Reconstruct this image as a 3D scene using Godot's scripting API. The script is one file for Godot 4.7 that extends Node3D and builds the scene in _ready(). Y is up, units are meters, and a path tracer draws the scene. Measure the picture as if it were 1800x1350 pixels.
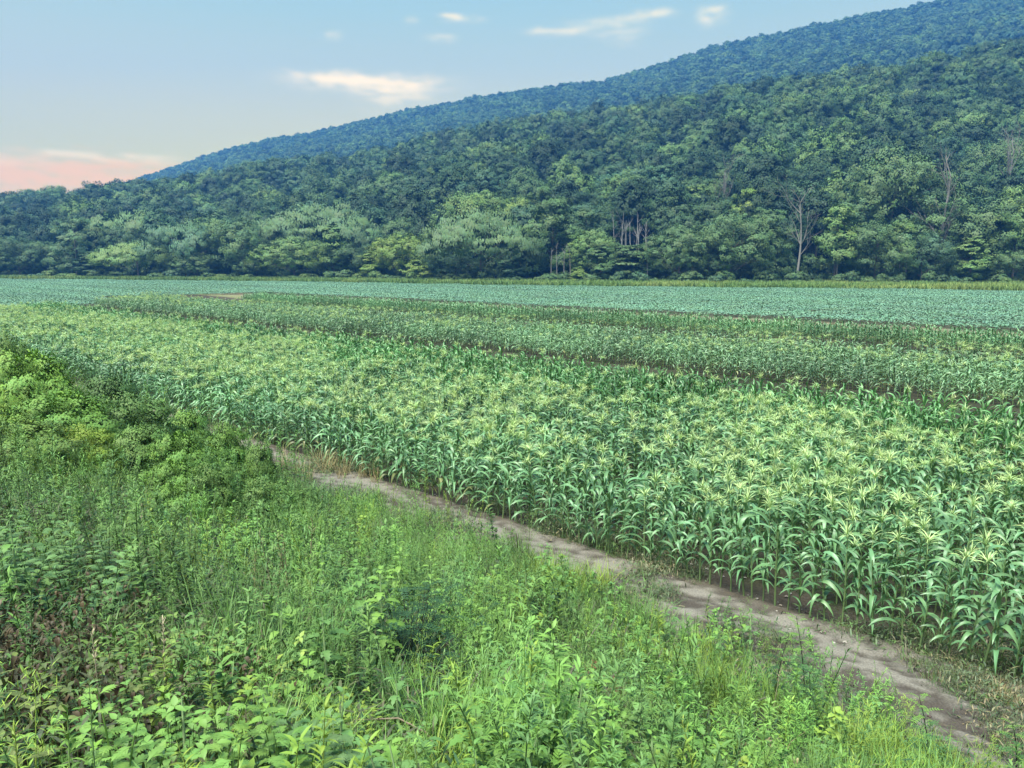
extends Node3D

const F := 1400.0        # focal length in pixels of the 1800 x 1350 photograph
const EYE := 5.2         # camera height above the field
const HORIZON := 465.0
const K := 0.70710678

var rng := RandomNumberGenerator.new()
var noise := FastNoiseLite.new()
var noise_b := FastNoiseLite.new()
var pitch := 0.0
var used := {}
var mats := {}

# ---------------------------------------------------------------- mesh builder
class MB:
	var v := PackedVector3Array()
	var n := PackedVector3Array()
	var c := PackedColorArray()
	var ix := PackedInt32Array()

	func vert(p: Vector3, nn: Vector3, col: Color) -> int:
		v.push_back(p); n.push_back(nn); c.push_back(col)
		return v.size() - 1

	# triangle seen from the side its normals point to
	func tri(a: int, b: int, d: int) -> void:
		var g := (v[d] - v[a]).cross(v[b] - v[a])
		if g.dot(n[a] + n[b] + n[d]) >= 0.0:
			ix.push_back(a); ix.push_back(b); ix.push_back(d)
		else:
			ix.push_back(a); ix.push_back(d); ix.push_back(b)

	func leaf(p: Vector3, dir: Vector3, side: Vector3, l: float, w: float, nn: Vector3, col: Color) -> void:
		var a := vert(p, nn, col)
		var m := p + dir * (l * 0.45)
		var b := vert(m + side * (w * 0.5), nn, col)
		var d := vert(m - side * (w * 0.5), nn, col)
		var e := vert(p + dir * l, nn, col)
		tri(a, b, e); tri(a, e, d)

	# long leaf or grass blade that arches over; folded along the midrib when fold > 0
	func blade(p: Vector3, dir: Vector3, l: float, w: float, droop: float, segs: int, fold: float, col: Color, tipcol: Color, shape := 0, twist := 0.0) -> void:
		var d := dir.normalized()
		var side := d.cross(Vector3.UP)
		if side.length() < 0.05:
			side = Vector3.RIGHT
		side = side.normalized()
		var q := p
		var prev := [-1, -1, -1]
		for i in segs + 1:
			var t := float(i) / segs
			var ww: float
			match shape:
				0: ww = minf(1.0, 0.45 + 2.2 * t) * (1.0 - pow(t, 2.4))          # strap (corn, grass)
				1: ww = sin(PI * pow(t, 0.72)) * (1.0 - 0.25 * t)                    # ovate leaf
				2: ww = sin(PI * pow(t, 0.85))                                       # lance leaf
				_: ww = (0.25 + sin(PI * pow(t, 0.7))) * (1.0 if i % 2 == 1 else 0.55)  # toothed leaf
			if i == segs:
				ww = 0.0
			ww *= w * 0.5
			var s := side.rotated(d, twist * t)
			var up := s.cross(d).normalized()
			var cc := col.lerp(tipcol, t)
			if fold > 0.0:
				var nl := (up - s * fold).normalized()
				var nr := (up + s * fold).normalized()
				if ww > 0.0:
					var a := vert(q + s * ww + up * (ww * fold), nl, cc)
					var b := vert(q, up, cc)
					var e := vert(q - s * ww + up * (ww * fold), nr, cc)
					if prev[0] >= 0:
						tri(prev[0], a, prev[1]); tri(prev[1], a, b)
						tri(prev[1], b, prev[2]); tri(prev[2], b, e)
					elif prev[1] >= 0:
						tri(prev[1], a, b); tri(prev[1], b, e)
					prev = [a, b, e]
				else:
					var tip := vert(q, up, cc)
					if prev[0] >= 0:
						tri(prev[0], tip, prev[1]); tri(prev[1], tip, prev[2])
					prev = [-1, tip, -1]
			else:
				if ww > 0.0:
					var a := vert(q + s * ww, up, cc)
					var e := vert(q - s * ww, up, cc)
					if prev[0] >= 0:
						tri(prev[0], a, e); tri(prev[0], e, prev[2])
					elif prev[1] >= 0:
						tri(prev[1], a, e)
					prev = [a, -1, e]
				else:
					var tip := vert(q, up, cc)
					if prev[0] >= 0:
						tri(prev[0], tip, prev[2])
					prev = [-1, tip, -1]
			q += d * (l / segs)
			d = (d + Vector3.DOWN * (droop / segs)).normalized()
			side = (side - d * side.dot(d)).normalized()

	func tube(pts: PackedVector3Array, rad: PackedFloat32Array, sides: int, col: Color) -> void:
		var base := v.size()
		for i in pts.size():
			var d := (pts[mini(i + 1, pts.size() - 1)] - pts[maxi(i - 1, 0)]).normalized()
			var s := d.cross(Vector3(0.31, 0.17, 0.93)).normalized()
			var u := s.cross(d)
			for k in sides:
				var a := TAU * k / sides
				var o := s * cos(a) + u * sin(a)
				vert(pts[i] + o * rad[i], o, col)
		for i in pts.size() - 1:
			for k in sides:
				var a := base + i * sides + k
				var b := base + i * sides + (k + 1) % sides
				tri(a, a + sides, b); tri(b, a + sides, b + sides)

	func mesh() -> ArrayMesh:
		var m := ArrayMesh.new()
		var arr := []
		arr.resize(Mesh.ARRAY_MAX)
		arr[Mesh.ARRAY_VERTEX] = v
		arr[Mesh.ARRAY_NORMAL] = n
		arr[Mesh.ARRAY_COLOR] = c
		arr[Mesh.ARRAY_INDEX] = ix
		m.add_surface_from_arrays(Mesh.PRIMITIVE_TRIANGLES, arr)
		return m

# ---------------------------------------------------------------- naming helpers
func numbered(called: String) -> String:
	var k: int = used.get(called, -1) + 1
	used[called] = k
	return called if k == 0 else "%s_%03d" % [called, k]

func tag(o: Node, label := "", category := "", group := "", kind := "") -> void:
	if label: o.set_meta("label", label)
	if category: o.set_meta("category", category)
	if group: o.set_meta("group", group)
	if kind: o.set_meta("kind", kind)

func thing(called: String, at: Vector3, label: String, category: String, group := "") -> Node3D:
	var o := Node3D.new()
	o.name = numbered(called)
	add_child(o)
	o.position = at
	tag(o, label, category, group)
	return o

func part(called: String, m: Mesh, mat: Material, parent: Node, xf := Transform3D.IDENTITY) -> MeshInstance3D:
	var o := MeshInstance3D.new()
	o.name = called
	o.mesh = m
	o.material_override = mat
	o.transform = xf
	parent.add_child(o, true)
	return o

func scatter(called: String, m: Mesh, mat: Material, xfs: Array, cols: Array, label: String, category: String) -> void:
	if xfs.is_empty(): return
	var mm := MultiMesh.new()
	mm.transform_format = MultiMesh.TRANSFORM_3D
	mm.use_colors = true
	mm.mesh = m
	mm.instance_count = xfs.size()
	for i in xfs.size():
		mm.set_instance_transform(i, xfs[i])
		mm.set_instance_color(i, cols[i])
	var o := MultiMeshInstance3D.new()
	o.name = numbered(called)
	o.multimesh = mm
	o.material_override = mat
	add_child(o)
	tag(o, label, category, "", "stuff")

func leaf_mat(called: String, tint: Color, rough: float, spec: float, back: float) -> StandardMaterial3D:
	if mats.has(called): return mats[called]
	var m := StandardMaterial3D.new()
	m.resource_name = called
	m.albedo_color = tint.linear_to_srgb()
	m.vertex_color_use_as_albedo = true
	m.roughness = rough
	m.metallic_specular = spec
	m.cull_mode = BaseMaterial3D.CULL_DISABLED
	if back > 0.0:
		m.backlight_enabled = true
		m.backlight = Color(back, back, back * 0.7)
	mats[called] = m
	return m

# ---------------------------------------------------------------- places
func ray(px: float, py: float) -> Vector3:
	return Vector3((px - 900.0) / F, -(py - 675.0) / F, -1.0).rotated(Vector3.RIGHT, -pitch)

# point on level y seen at a pixel of the photograph
func on_level(px: float, py: float, y := 0.0) -> Vector3:
	var d := ray(px, py)
	return Vector3(0, EYE, 0) + d * ((EYE - y) / maxf(-d.y, 1e-4))

# point at a forward distance seen at a pixel
func at_depth(px: float, py: float, depth: float) -> Vector3:
	var d := ray(px, py)
	return Vector3(0, EYE, 0) + d * (depth / -d.z)

# field axes: D metres away from the road, s metres along the rows
func fld(D: float, s: float) -> Vector3:
	return Vector3((D - s) * K, 0, -(D + s) * K)

func D_of(p: Vector3) -> float: return (p.x - p.z) * K
func s_of(p: Vector3) -> float: return -(p.x + p.z) * K
func row_end(D: float) -> float: return 70.0 + 1.1 * D

func px_of(p: Vector3) -> float:
	return 900.0 + F * p.x / maxf(-p.z, 0.5)

func table(t: Array, x: float) -> float:
	if x <= t[0][0]: return t[0][1]
	for i in range(1, t.size()):
		if x <= t[i][0]:
			var u: float = (x - t[i - 1][0]) / (t[i][0] - t[i - 1][0])
			return lerpf(t[i - 1][1], t[i][1], u)
	return t[-1][1]

const EDGE := [[-900, 330.0], [0, 300.0], [450, 270.0], [900, 222.0], [1300, 204.0], [1800, 198.0], [2700, 190.0]]
const SOY_END := [[-900, 310.0], [0, 278.0], [450, 238.0], [900, 190.0], [1300, 170.0], [1800, 152.0], [2700, 140.0]]
const CREST_Y := [[-900, 400.0], [-300, 372.0], [0, 345.0], [230, 320.0], [400, 303.0], [600, 274.0], [800, 240.0], [1000, 205.0], [1200, 168.0], [1400, 142.0], [1600, 112.0], [1800, 84.0], [2400, 20.0], [3000, -10.0]]
const CREST_Z := [[-900, 700.0], [0, 700.0], [600, 640.0], [1200, 590.0], [1800, 560.0], [3000, 540.0]]
const RIDGE_Y := [[-900, 440.0], [0, 410.0], [120, 352.0], [220, 318.0], [350, 274.0], [480, 238.0], [560, 226.0], [640, 206.0], [760, 184.0], [850, 166.0], [960, 149.0], [1050, 141.0], [1150, 112.0], [1250, 82.0], [1400, 52.0], [1500, 34.0], [1600, 12.0], [1660, 0.0], [1800, -36.0], [2400, -120.0], [3000, -160.0]]
const RIDGE_Z := [[-900, 1600.0], [200, 1560.0], [900, 1380.0], [1800, 1180.0], [3000, 1100.0]]

func bank(D: float) -> float:
	if D < -0.4: return 3.5
	if D > 8.9: return 0.0
	return 3.5 * pow((8.9 - D) / 9.3, 1.25)

func hill(p: Vector3) -> float:
	var zd := -p.z
	if zd < 100.0 or absf(p.x) > 3.0 * zd: return 0.0
	var px := px_of(p)
	var r0: float = table(EDGE, px) + 10.0
	if zd < r0: return 0.0
	var side := 1.0 - smoothstep(1.6, 2.8, absf(p.x) / zd)
	var r1: float = table(CREST_Z, px)
	var h1: float = EYE + (HORIZON - table(CREST_Y, px)) / F * r1 - 22.0
	var r2: float = table(RIDGE_Z, px)
	var h2: float = EYE + (HORIZON - table(RIDGE_Y, px)) / F * r2 - 29.0
	var h: float
	if zd < r1:
		var t := (zd - r0) / (r1 - r0)
		h = h1 * (0.75 * t + 0.25 * smoothstep(0.0, 1.0, t))
	elif zd < r2:
		var t := (zd - r1) / (r2 - r1)
		var dip: float = h1 * 0.16 * sin(PI * clampf(t * 2.2, 0.0, 1.0))
		h = lerpf(h1, maxf(h2, 0.0), pow(t, 1.25)) - dip
	else:
		h = maxf(h2, 0.0) * (1.0 - 0.5 * smoothstep(0.0, 900.0, zd - r2))
	var bumps := noise.get_noise_2d(p.x * 0.25, p.z * 0.25) * (9.0 - 5.0 * smoothstep(500.0, 900.0, zd)) * smoothstep(r0, r0 + 150.0, zd)
	return maxf(h + bumps, 0.0) * side

func ground(p: Vector3) -> float:
	var D := D_of(p)
	var y := hill(p)
	if y > 0.0: return y
	if D < 8.9:
		return bank(D) + noise.get_noise_2d(p.x * 9.0, p.z * 9.0) * 0.12 * clampf(D + 0.5, 0.0, 1.0)
	return noise.get_noise_2d(p.x * 6.0, p.z * 6.0) * 0.03

# where a sight line through a pixel of the photograph meets the plants h metres over the bank
func spot(px: float, py: float, h: float) -> Vector3:
	var d := ray(px, py)
	d = d / -d.z
	var t := 1.2
	while t < 120.0:
		var p := Vector3(0, EYE, 0) + d * t
		if p.y < ground(p) + h:
			p.y = ground(p)
			return p
		t += 0.03 + t * 0.004
	return on_level(px, py)

func rnd(a: float, b: float) -> float: return rng.randf_range(a, b)

func turn(p: Vector3, yaw: float, s: float, lean := 0.0, sy := 0.0) -> Transform3D:
	var b := Basis(Vector3.UP, yaw)
	if lean > 0.0:
		b = Basis(Vector3(cos(yaw * 7.0), 0, sin(yaw * 7.0)), lean) * b
	return Transform3D(b.scaled_local(Vector3(s, sy if sy > 0.0 else s, s)), p)

func shade(c: Color, k: float) -> Color:
	return Color(c.r * k, c.g * k, c.b * k)

func jit(c: Color, a: float) -> Color:
	var k := rnd(1.0 - a, 1.0 + a)
	return Color(c.r * k * rnd(0.92, 1.08), c.g * k, c.b * k * rnd(0.9, 1.1))

func ball() -> Vector3:
	while true:
		var p := Vector3(rnd(-1, 1), rnd(-1, 1), rnd(-1, 1))
		if p.length_squared() <= 1.0 and p.length_squared() > 0.01:
			return p
	return Vector3.UP

# ---------------------------------------------------------------- main
func _ready() -> void:
	rng.seed = 11
	noise.seed = 5
	noise.frequency = 0.02
	noise.fractal_octaves = 3
	noise_b.seed = 23
	noise_b.frequency = 0.05
	noise_b.fractal_octaves = 4
	pitch = atan((675.0 - HORIZON) / F)
	make_camera_and_light()
	make_ground()
	make_forest()
	make_fields()
	make_bank_plants()

func make_camera_and_light() -> void:
	var cam := Camera3D.new()
	cam.name = "camera"
	cam.fov = rad_to_deg(2.0 * atan(675.0 / F))
	cam.far = 6000.0
	cam.near = 0.05
	cam.position = Vector3(0, EYE, 0)
	cam.rotation = Vector3(-pitch, 0, 0)
	add_child(cam)
	cam.current = true
	var sun := DirectionalLight3D.new()
	sun.name = "evening_sky_light"
	sun.light_energy = 0.5
	sun.light_color = Color(1.0, 0.985, 0.95)
	sun.light_angular_distance = 42.0
	sun.shadow_enabled = true
	add_child(sun)
	sun.look_at_from_position(Vector3.ZERO, Vector3(0.3, -1.0, -0.35))
	var env := Environment.new()
	env.tonemap_mode = Environment.TONE_MAPPER_LINEAR
	env.tonemap_exposure = 7.0
	env.background_mode = Environment.BG_SKY
	env.background_energy_multiplier = 2.0 / 7.0
	env.sdfgi_enabled = true
	env.ssao_enabled = true
	env.ssil_enabled = true
	env.fog_enabled = true
	env.fog_density = 0.00034
	env.fog_light_color = Color(0.33, 0.64, 1.0)
	var sm := PanoramaSkyMaterial.new()
	sm.panorama = sky_picture()
	var sky := Sky.new()
	sky.sky_material = sm
	env.sky = sky
	var we := WorldEnvironment.new()
	we.name = "evening_sky"
	we.environment = env
	add_child(we)

# clear dusk sky: [azimuth, elevation, half width, half height] in degrees, tint, strength, streak
func sky_picture() -> ImageTexture:
	var W := 2048
	var H := 1024
	var zenith := Color8(94, 137, 184)
	var top := Color8(130, 167, 166)
	var mid := Color8(187, 184, 142)
	var low := Color8(203, 190, 106)
	var hor := Color8(205, 180, 108)
	var pink := Color8(244, 184, 92)
	var cream := Color8(255, 224, 156)
	var clouds := [
		[-32.5, 5.6, 10.0, 1.2, pink, 0.85, 0.15], [-31.0, 6.0, 9.0, 1.2, pink, 0.8, 0.7], [-26.5, 6.75, 4.0, 0.25, cream, 0.6, 0.9], [-33.0, 6.3, 3.5, 0.3, cream, 0.35, 0.9], [-52.0, 6.0, 10.0, 1.4, pink, 0.8, 0.6],
		[-10.0, 12.3, 4.6, 0.5, cream, 1.0, 0.7], [-9.6, 12.2, 3.6, 0.4, cream, 1.0, 0.5], [-8.0, 11.6, 2.2, 0.7, cream, 0.6, 0.7], [-3.4, 16.2, 1.3, 0.18, cream, 0.8, 1.0], [-12.0, 14.9, 0.5, 0.25, cream, 0.4, 0.5],
		[-5.0, 15.0, 1.0, 0.25, cream, 0.4, 0.8], [3.0, 15.4, 1.7, 0.22, cream, 0.6, 0.9], [6.4, 15.9, 2.4, 0.45, cream, 0.4, 0.7], [9.4, 16.3, 1.4, 0.22, cream, 0.8, 0.9],
		[13.4, 16.2, 0.9, 0.5, cream, 0.65, 0.4], [-6.8, 16.0, 0.4, 0.2, cream, 0.3, 0.5], [7.4, 15.2, 1.6, 0.5, cream, 0.25, 0.5],
	]
	var r := RandomNumberGenerator.new()
	r.seed = 4
	for i in 26:  # the same kind of wisps round the rest of the sky
		var az := r.randf_range(48.0, 310.0)
		clouds.append([az if az < 180.0 else az - 360.0, r.randf_range(5.0, 34.0), r.randf_range(2.0, 9.0), r.randf_range(0.4, 1.3), cream, r.randf_range(0.4, 0.9), 0.8])
	var data := PackedByteArray()
	data.resize(W * H * 3)
	for y in H:
		var el := 90.0 - (y + 0.5) / H * 180.0
		var e := maxf(el, 0.0)
		var c := hor.lerp(low, smoothstep(0.0, 6.0, e)).lerp(mid, smoothstep(4.0, 13.0, e)).lerp(top, smoothstep(9.0, 22.0, e)).lerp(zenith, smoothstep(20.0, 75.0, e))
		var near := []
		for cl in clouds:
			if absf(el - cl[1]) < cl[3] * 3.0: near.append(cl)
		for x in W:
			var o := c
			if el > -1.0 and not near.is_empty():
				var az := (x + 0.5) / W * 360.0
				if az > 180.0: az -= 360.0
				for cl in near:
					var da := fposmod(az - cl[0] + 180.0, 360.0) - 180.0
					if absf(da) < cl[2] * 2.0:
						var nn := noise_b.get_noise_2d(az * 9.0 + cl[1] * 31.0, el * 38.0 + az * 3.0) * 0.5 + 0.5
						var sk := noise_b.get_noise_2d(az * 4.0 + 90.0, (el - az * 0.06) * 70.0) * 0.5 + 0.5
						var de: float = (el - cl[1]) / cl[3] + (nn - 0.5) * 1.3
						var g := exp(-pow(absf(da) / cl[2], 3.0) - de * de * (4.5 if de > 0.0 else 0.7))
						var k: float = clampf(g * lerpf(smoothstep(0.2, 0.75, nn) * 1.3, smoothstep(0.25, 0.7, sk) * 1.4, cl[6]) * 1.3, 0.0, 1.0) * cl[5]
						o = o.lerp(cl[4], k)
			var at := (y * W + x) * 3
			data[at] = int(o.r * 255.0); data[at + 1] = int(o.g * 255.0); data[at + 2] = int(o.b * 255.0)
	return ImageTexture.create_from_image(Image.create_from_data(W, H, false, Image.FORMAT_RGB8, data))

# ---------------------------------------------------------------- ground
func noise_tex(freq: float, a: Color, b: Color, bump := false, sd := 3) -> NoiseTexture2D:
	var t := NoiseTexture2D.new()
	t.width = 512
	t.height = 512
	t.seamless = true
	var n := FastNoiseLite.new()
	n.seed = sd
	n.frequency = freq
	n.fractal_octaves = 5
	t.noise = n
	if bump:
		t.as_normal_map = true
		t.bump_strength = 6.0
	else:
		var g := Gradient.new()
		g.set_color(0, a)
		g.set_color(1, b)
		t.color_ramp = g
	return t

func soil_mat(called: String, scale: float) -> StandardMaterial3D:
	var m := StandardMaterial3D.new()
	m.resource_name = called
	m.vertex_color_use_as_albedo = true
	m.roughness = 0.95
	m.metallic_specular = 0.2
	m.albedo_texture = noise_tex(0.03, Color(0.72, 0.72, 0.72), Color(1, 1, 1))
	m.normal_enabled = true
	m.normal_texture = noise_tex(0.04, Color.BLACK, Color.WHITE, true, 8)
	m.normal_scale = 0.8
	m.uv1_triplanar = true
	m.uv1_world_triplanar = true
	m.uv1_scale = Vector3.ONE * scale
	return m

const SOIL := Color(0.155, 0.135, 0.1)
const TRACK := Color(0.26, 0.215, 0.165)
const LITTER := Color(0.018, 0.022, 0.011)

func ground_color(p: Vector3) -> Color:
	var D := D_of(p)
	var s := s_of(p)
	var zd := -p.z
	var u := noise_b.get_noise_2d(p.x * 2.0, p.z * 2.0)
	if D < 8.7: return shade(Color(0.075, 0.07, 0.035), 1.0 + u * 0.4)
	if zd > 60.0 and absf(p.x) < 2.0 * zd:
		var px := px_of(p)
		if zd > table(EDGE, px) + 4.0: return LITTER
		if zd > table(SOY_END, px) - 1.0: return shade(Color(0.13, 0.17, 0.06), 1.0 + u * 0.4)
	if D > 58.5 and D < 71.0: return shade(Color(0.24, 0.25, 0.12).lerp(Color(0.27, 0.23, 0.15), clampf((D - 62.0) / 4.0, 0.0, 1.0)), 1.0 + u * 0.3)
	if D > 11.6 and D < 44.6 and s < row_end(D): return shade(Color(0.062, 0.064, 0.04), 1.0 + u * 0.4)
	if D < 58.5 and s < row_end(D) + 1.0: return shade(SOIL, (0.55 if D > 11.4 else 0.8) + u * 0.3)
	return shade(SOIL.lerp(Color(0.08, 0.12, 0.06), 0.5), 1.0 + u * 0.3)

func make_ground() -> void:
	var mb := MB.new()
	var rings := 210
	var spokes := 420
	var radii := PackedFloat32Array()
	for i in rings:
		radii.append(0.4 * pow(1760.0 / 0.4, float(i) / (rings - 1)))
	for i in rings:
		for k in spokes:
			var a := TAU * k / spokes
			var p := Vector3(sin(a) * radii[i], 0, -cos(a) * radii[i])
			p.y = ground(p)
			mb.v.push_back(p)
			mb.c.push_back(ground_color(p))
	for i in rings:
		for k in spokes:
			var a := mb.v[i * spokes + (k + 1) % spokes] - mb.v[i * spokes + (k + spokes - 1) % spokes]
			var b := mb.v[mini(i + 1, rings - 1) * spokes + k] - mb.v[maxi(i - 1, 0) * spokes + k]
			var nn := a.cross(b).normalized()
			mb.n.push_back(nn if nn.y > 0.0 else -nn)
	for i in rings - 1:
		for k in spokes:
			var a := i * spokes + k
			var b := i * spokes + (k + 1) % spokes
			mb.tri(a, a + spokes, b)
			mb.tri(b, a + spokes, b + spokes)
	var c0 := mb.vert(Vector3(0, ground(Vector3.ZERO), 0), Vector3.UP, ground_color(Vector3(0, 0, -0.1)))
	for k in spokes: mb.tri(c0, k, (k + 1) % spokes)
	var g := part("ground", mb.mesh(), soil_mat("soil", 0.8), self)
	tag(g, "brown field soil and green wooded hills beneath the crops and trees", "ground", "", "structure")

	# the dirt track between bank and corn
	var tr := MB.new()
	var nd := 44
	var ns := 900
	for j in ns:
		for i in nd:
			var s := -6.0 + 66.0 * j / (ns - 1)
			var D := 8.35 + 3.0 * i / (nd - 1)
			var p := fld(D, s)
			var wheel: float = exp(-pow((D - 9.45) / 0.28, 2.0)) + exp(-pow((D - 10.55) / 0.26, 2.0))
			var lump := noise_b.get_noise_2d(D * 26.0, s * 6.0)
			var fine := noise_b.get_noise_2d(D * 80.0 + 70.0, s * 40.0)
			var edge := minf(smoothstep(0.0, 6.0, i), smoothstep(0.0, 6.0, nd - 1 - i))
			p.y = maxf(ground(p) + 0.012, 0.0) + (0.03 + lump * 0.014 + fine * 0.032 - wheel * 0.025) * edge - (1.0 - edge) * 0.06
			var dust := clampf(0.42 + lump * 1.6 + fine * 1.6 + wheel * 0.3 + 0.5 * noise.get_noise_2d(p.x * 10.0, p.z * 10.0), 0.0, 1.0)
			tr.v.push_back(p)
			tr.c.push_back(Color(0.095, 0.085, 0.068).lerp(Color(0.26, 0.245, 0.2), dust).lerp(SOIL, smoothstep(10.7, 11.2, D)))
	for j in ns:
		for i in nd:
			var a := tr.v[j * nd + mini(i + 1, nd - 1)] - tr.v[j * nd + maxi(i - 1, 0)]
			var b := tr.v[mini(j + 1, ns - 1) * nd + i] - tr.v[maxi(j - 1, 0) * nd + i]
			var nn := a.cross(b).normalized()
			tr.n.push_back(nn if nn.y > 0.0 else -nn)
	for j in ns - 1:
		for i in nd - 1:
			var a := j * nd + i
			tr.tri(a, a + 1, a + nd)
			tr.tri(a + 1, a + nd + 1, a + nd)
	var path := part("dirt_track", tr.mesh(), soil_mat("track_dirt", 1.7), self)
	tag(path, "pale brown dirt farm track with dusty wheel ruts along the corn", "track", "", "structure")

# ---------------------------------------------------------------- trees
# lobes: Array of [centre, radius, flatness]; height and radius of the crown are the mesh's own metres
func crown_lobes(kind: String, h: float, r: float) -> Array:
	var out := []
	match kind:
		"round":
			for i in int(20.0 + r * 2.2):
				var d := ball().normalized()
				if d.y < -0.7: d.y = -d.y * 0.6
				out.append([Vector3(d.x * (r - 2.2), h * 0.53 + d.y * (h * 0.44 - 2.2), d.z * (r - 2.2)), rnd(2.2, 3.7), rnd(0.78, 1.0)])
			for i in 8:
				var d := ball()
				out.append([Vector3(d.x * r * 0.5, h * 0.55 + d.y * h * 0.2, d.z * r * 0.5), r * 0.4, 0.95])
		"pads":
			for i in int(22.0 + r * 2.0):
				var t := rnd(0.0, 1.0)
				var a := rnd(0, TAU)
				var rr := r * (1.0 - 0.75 * pow(t, 1.8)) * rnd(0.35, 0.85)
				out.append([Vector3(cos(a) * rr, h * (0.14 + 0.8 * t), sin(a) * rr), rnd(1.8, 3.0), rnd(0.6, 0.85)])
		"willow":
			for i in int(18.0 + r * 2.4):
				var d := ball().normalized()
				d.y = absf(d.y) * 1.1 - 0.3
				out.append([Vector3(d.x * (r - 2.0), h * 0.48 + d.y * h * 0.38, d.z * (r - 2.0)), rnd(2.0, 3.2), 1.0])
			for i in 6:
				var d := ball()
				out.append([Vector3(d.x * r * 0.45, h * 0.5 + d.y * h * 0.15, d.z * r * 0.45), r * 0.4, 0.95])
		"column":
			for i in 26:
				var t := (i + 0.5) / 26.0
				var a := rnd(0, TAU)
				var w := r * (0.35 + 0.65 * sin(PI * pow(t, 0.8)))
				out.append([Vector3(cos(a) * w * 0.5, h * (0.12 + 0.82 * t), sin(a) * w * 0.5), w * rnd(0.42, 0.62), rnd(0.7, 1.0)])
		"bush":
			for i in 20:
				var d := ball()
				out.append([Vector3(d.x * r * 0.75, h * (0.38 + 0.4 * absf(d.y)), d.z * r * 0.75), r * rnd(0.25, 0.42), rnd(0.6, 0.9)])
			for i in 8:
				var a := TAU * i / 8.0
				out.append([Vector3(cos(a) * r * 0.7, h * 0.2, sin(a) * r * 0.7), r * 0.3, 0.7])
	return out

func crown_mesh(kind: String, lobes: Array, h: float, subs: int, per: int, leaf: float, c: Color) -> ArrayMesh:
	var mb := MB.new()
	var drop := 1.0 if kind == "willow" else 0.0
	var lobe_span := 0.1
	for lb in lobes: lobe_span = maxf(lobe_span, absf(lb[0].x) + lb[1])
	for lb in lobes:
		var lc: Vector3 = lb[0]
		var lr: float = lb[1]
		var fl: float = lb[2]
		var lcol := jit(c, 0.08)
		for k in subs:
			var d := ball().normalized()
			if d.y < -0.2 and rng.randf() < 0.6: d.y = -d.y
			var sc := lc + Vector3(d.x, d.y * fl, d.z) * lr * rnd(0.72, 1.08)
			var sr := lr * rnd(0.26, 0.44)
			var scol := jit(lcol, 0.1)
			var out := (sc - Vector3(0, h * 0.42, 0)) / Vector3(lobe_span, h * 0.5, lobe_span)
			for q in per:
				var o := ball()
				var p := sc + Vector3(o.x, o.y * 0.7, o.z) * sr
				var nn := (out.normalized() * 0.45 + d * 0.6 + o * 0.25 + Vector3(0, 0.15, 0) + ball() * 0.14).normalized()
				var dir := (nn.cross(ball()) + Vector3.DOWN * (0.25 + drop * 1.4)).normalized()
				var side := dir.cross(nn + ball() * 0.35).normalized()
				var l := leaf * rnd(0.7, 1.35) * (1.0 + drop * 0.5)
				mb.leaf(p, dir, side, l, l * (0.66 - drop * 0.32), nn, jit(scol, 0.06))
	return mb.mesh()

func trunk_mesh(lobes: Array, h: float, r0: float, limbs: int, col: Color) -> ArrayMesh:
	var mb := MB.new()
	var pts := PackedVector3Array()
	var rad := PackedFloat32Array()
	var wob := Vector3(rnd(-1, 1), 0, rnd(-1, 1)) * h * 0.02
	for i in 8:
		var t := i / 7.0
		pts.append(Vector3(wob.x * sin(t * 4.0), -0.6 + t * h * 0.8, wob.z * sin(t * 3.0 + 1.0) - wob.z * sin(1.0)))
		rad.append(r0 * (1.0 - 0.82 * t) * (1.35 if i == 0 else 1.0))
	mb.tube(pts, rad, 7, col)
	for i in mini(limbs, lobes.size()):
		var c: Vector3 = lobes[i][0]
		var t0 := clampf(c.y / h - 0.22, 0.16, 0.7)
		var a := Vector3(wob.x * sin(t0 * 5.0), t0 * h, 0)
		var lp := PackedVector3Array()
		var lr := PackedFloat32Array()
		for k in 5:
			var t := k / 4.0
			lp.append(a.lerp(c, t) + Vector3(0, sin(t * PI) * h * 0.03, 0) + ball() * h * 0.008)
			lr.append(r0 * 0.34 * (1.0 - 0.8 * t))
		mb.tube(lp, lr, 5, col)
	return mb.mesh()

var kinds := {}

func tree_kind(called: String, kind: String, h: float, r: float, subs: int, per: int, leaf: float, c: Color, limbs := 10) -> void:
	var lobes := crown_lobes(kind, h, r)
	kinds[called] = {"crown": crown_mesh(kind, lobes, h, subs, per, leaf, c), "trunk": trunk_mesh(lobes, h, h * 0.016, limbs, Color(1, 1, 1)), "h": h, "r": r}

func bare_limb(mb: MB, p: Vector3, d: Vector3, l: float, r: float, level: int, col: Color) -> void:
	var pts := PackedVector3Array()
	var rad := PackedFloat32Array()
	var q := p
	var dd := d
	for i in 5:
		pts.append(q)
		rad.append(r * (1.0 - 0.7 * i / 4.0))
		q += dd * l / 4.0
		dd = (dd + ball() * 0.22 + Vector3.UP * 0.06).normalized()
	mb.tube(pts, rad, 5 if level > 1 else 4, col)
	if level > 0:
		for i in (4 if level > 1 else 3):
			var k := 1 + rng.randi() % 4
			bare_limb(mb, pts[k], (d + ball() * 0.95 + Vector3.UP * 0.15).normalized(), l * rnd(0.4, 0.65), r * 0.42, level - 1, col)

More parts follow.
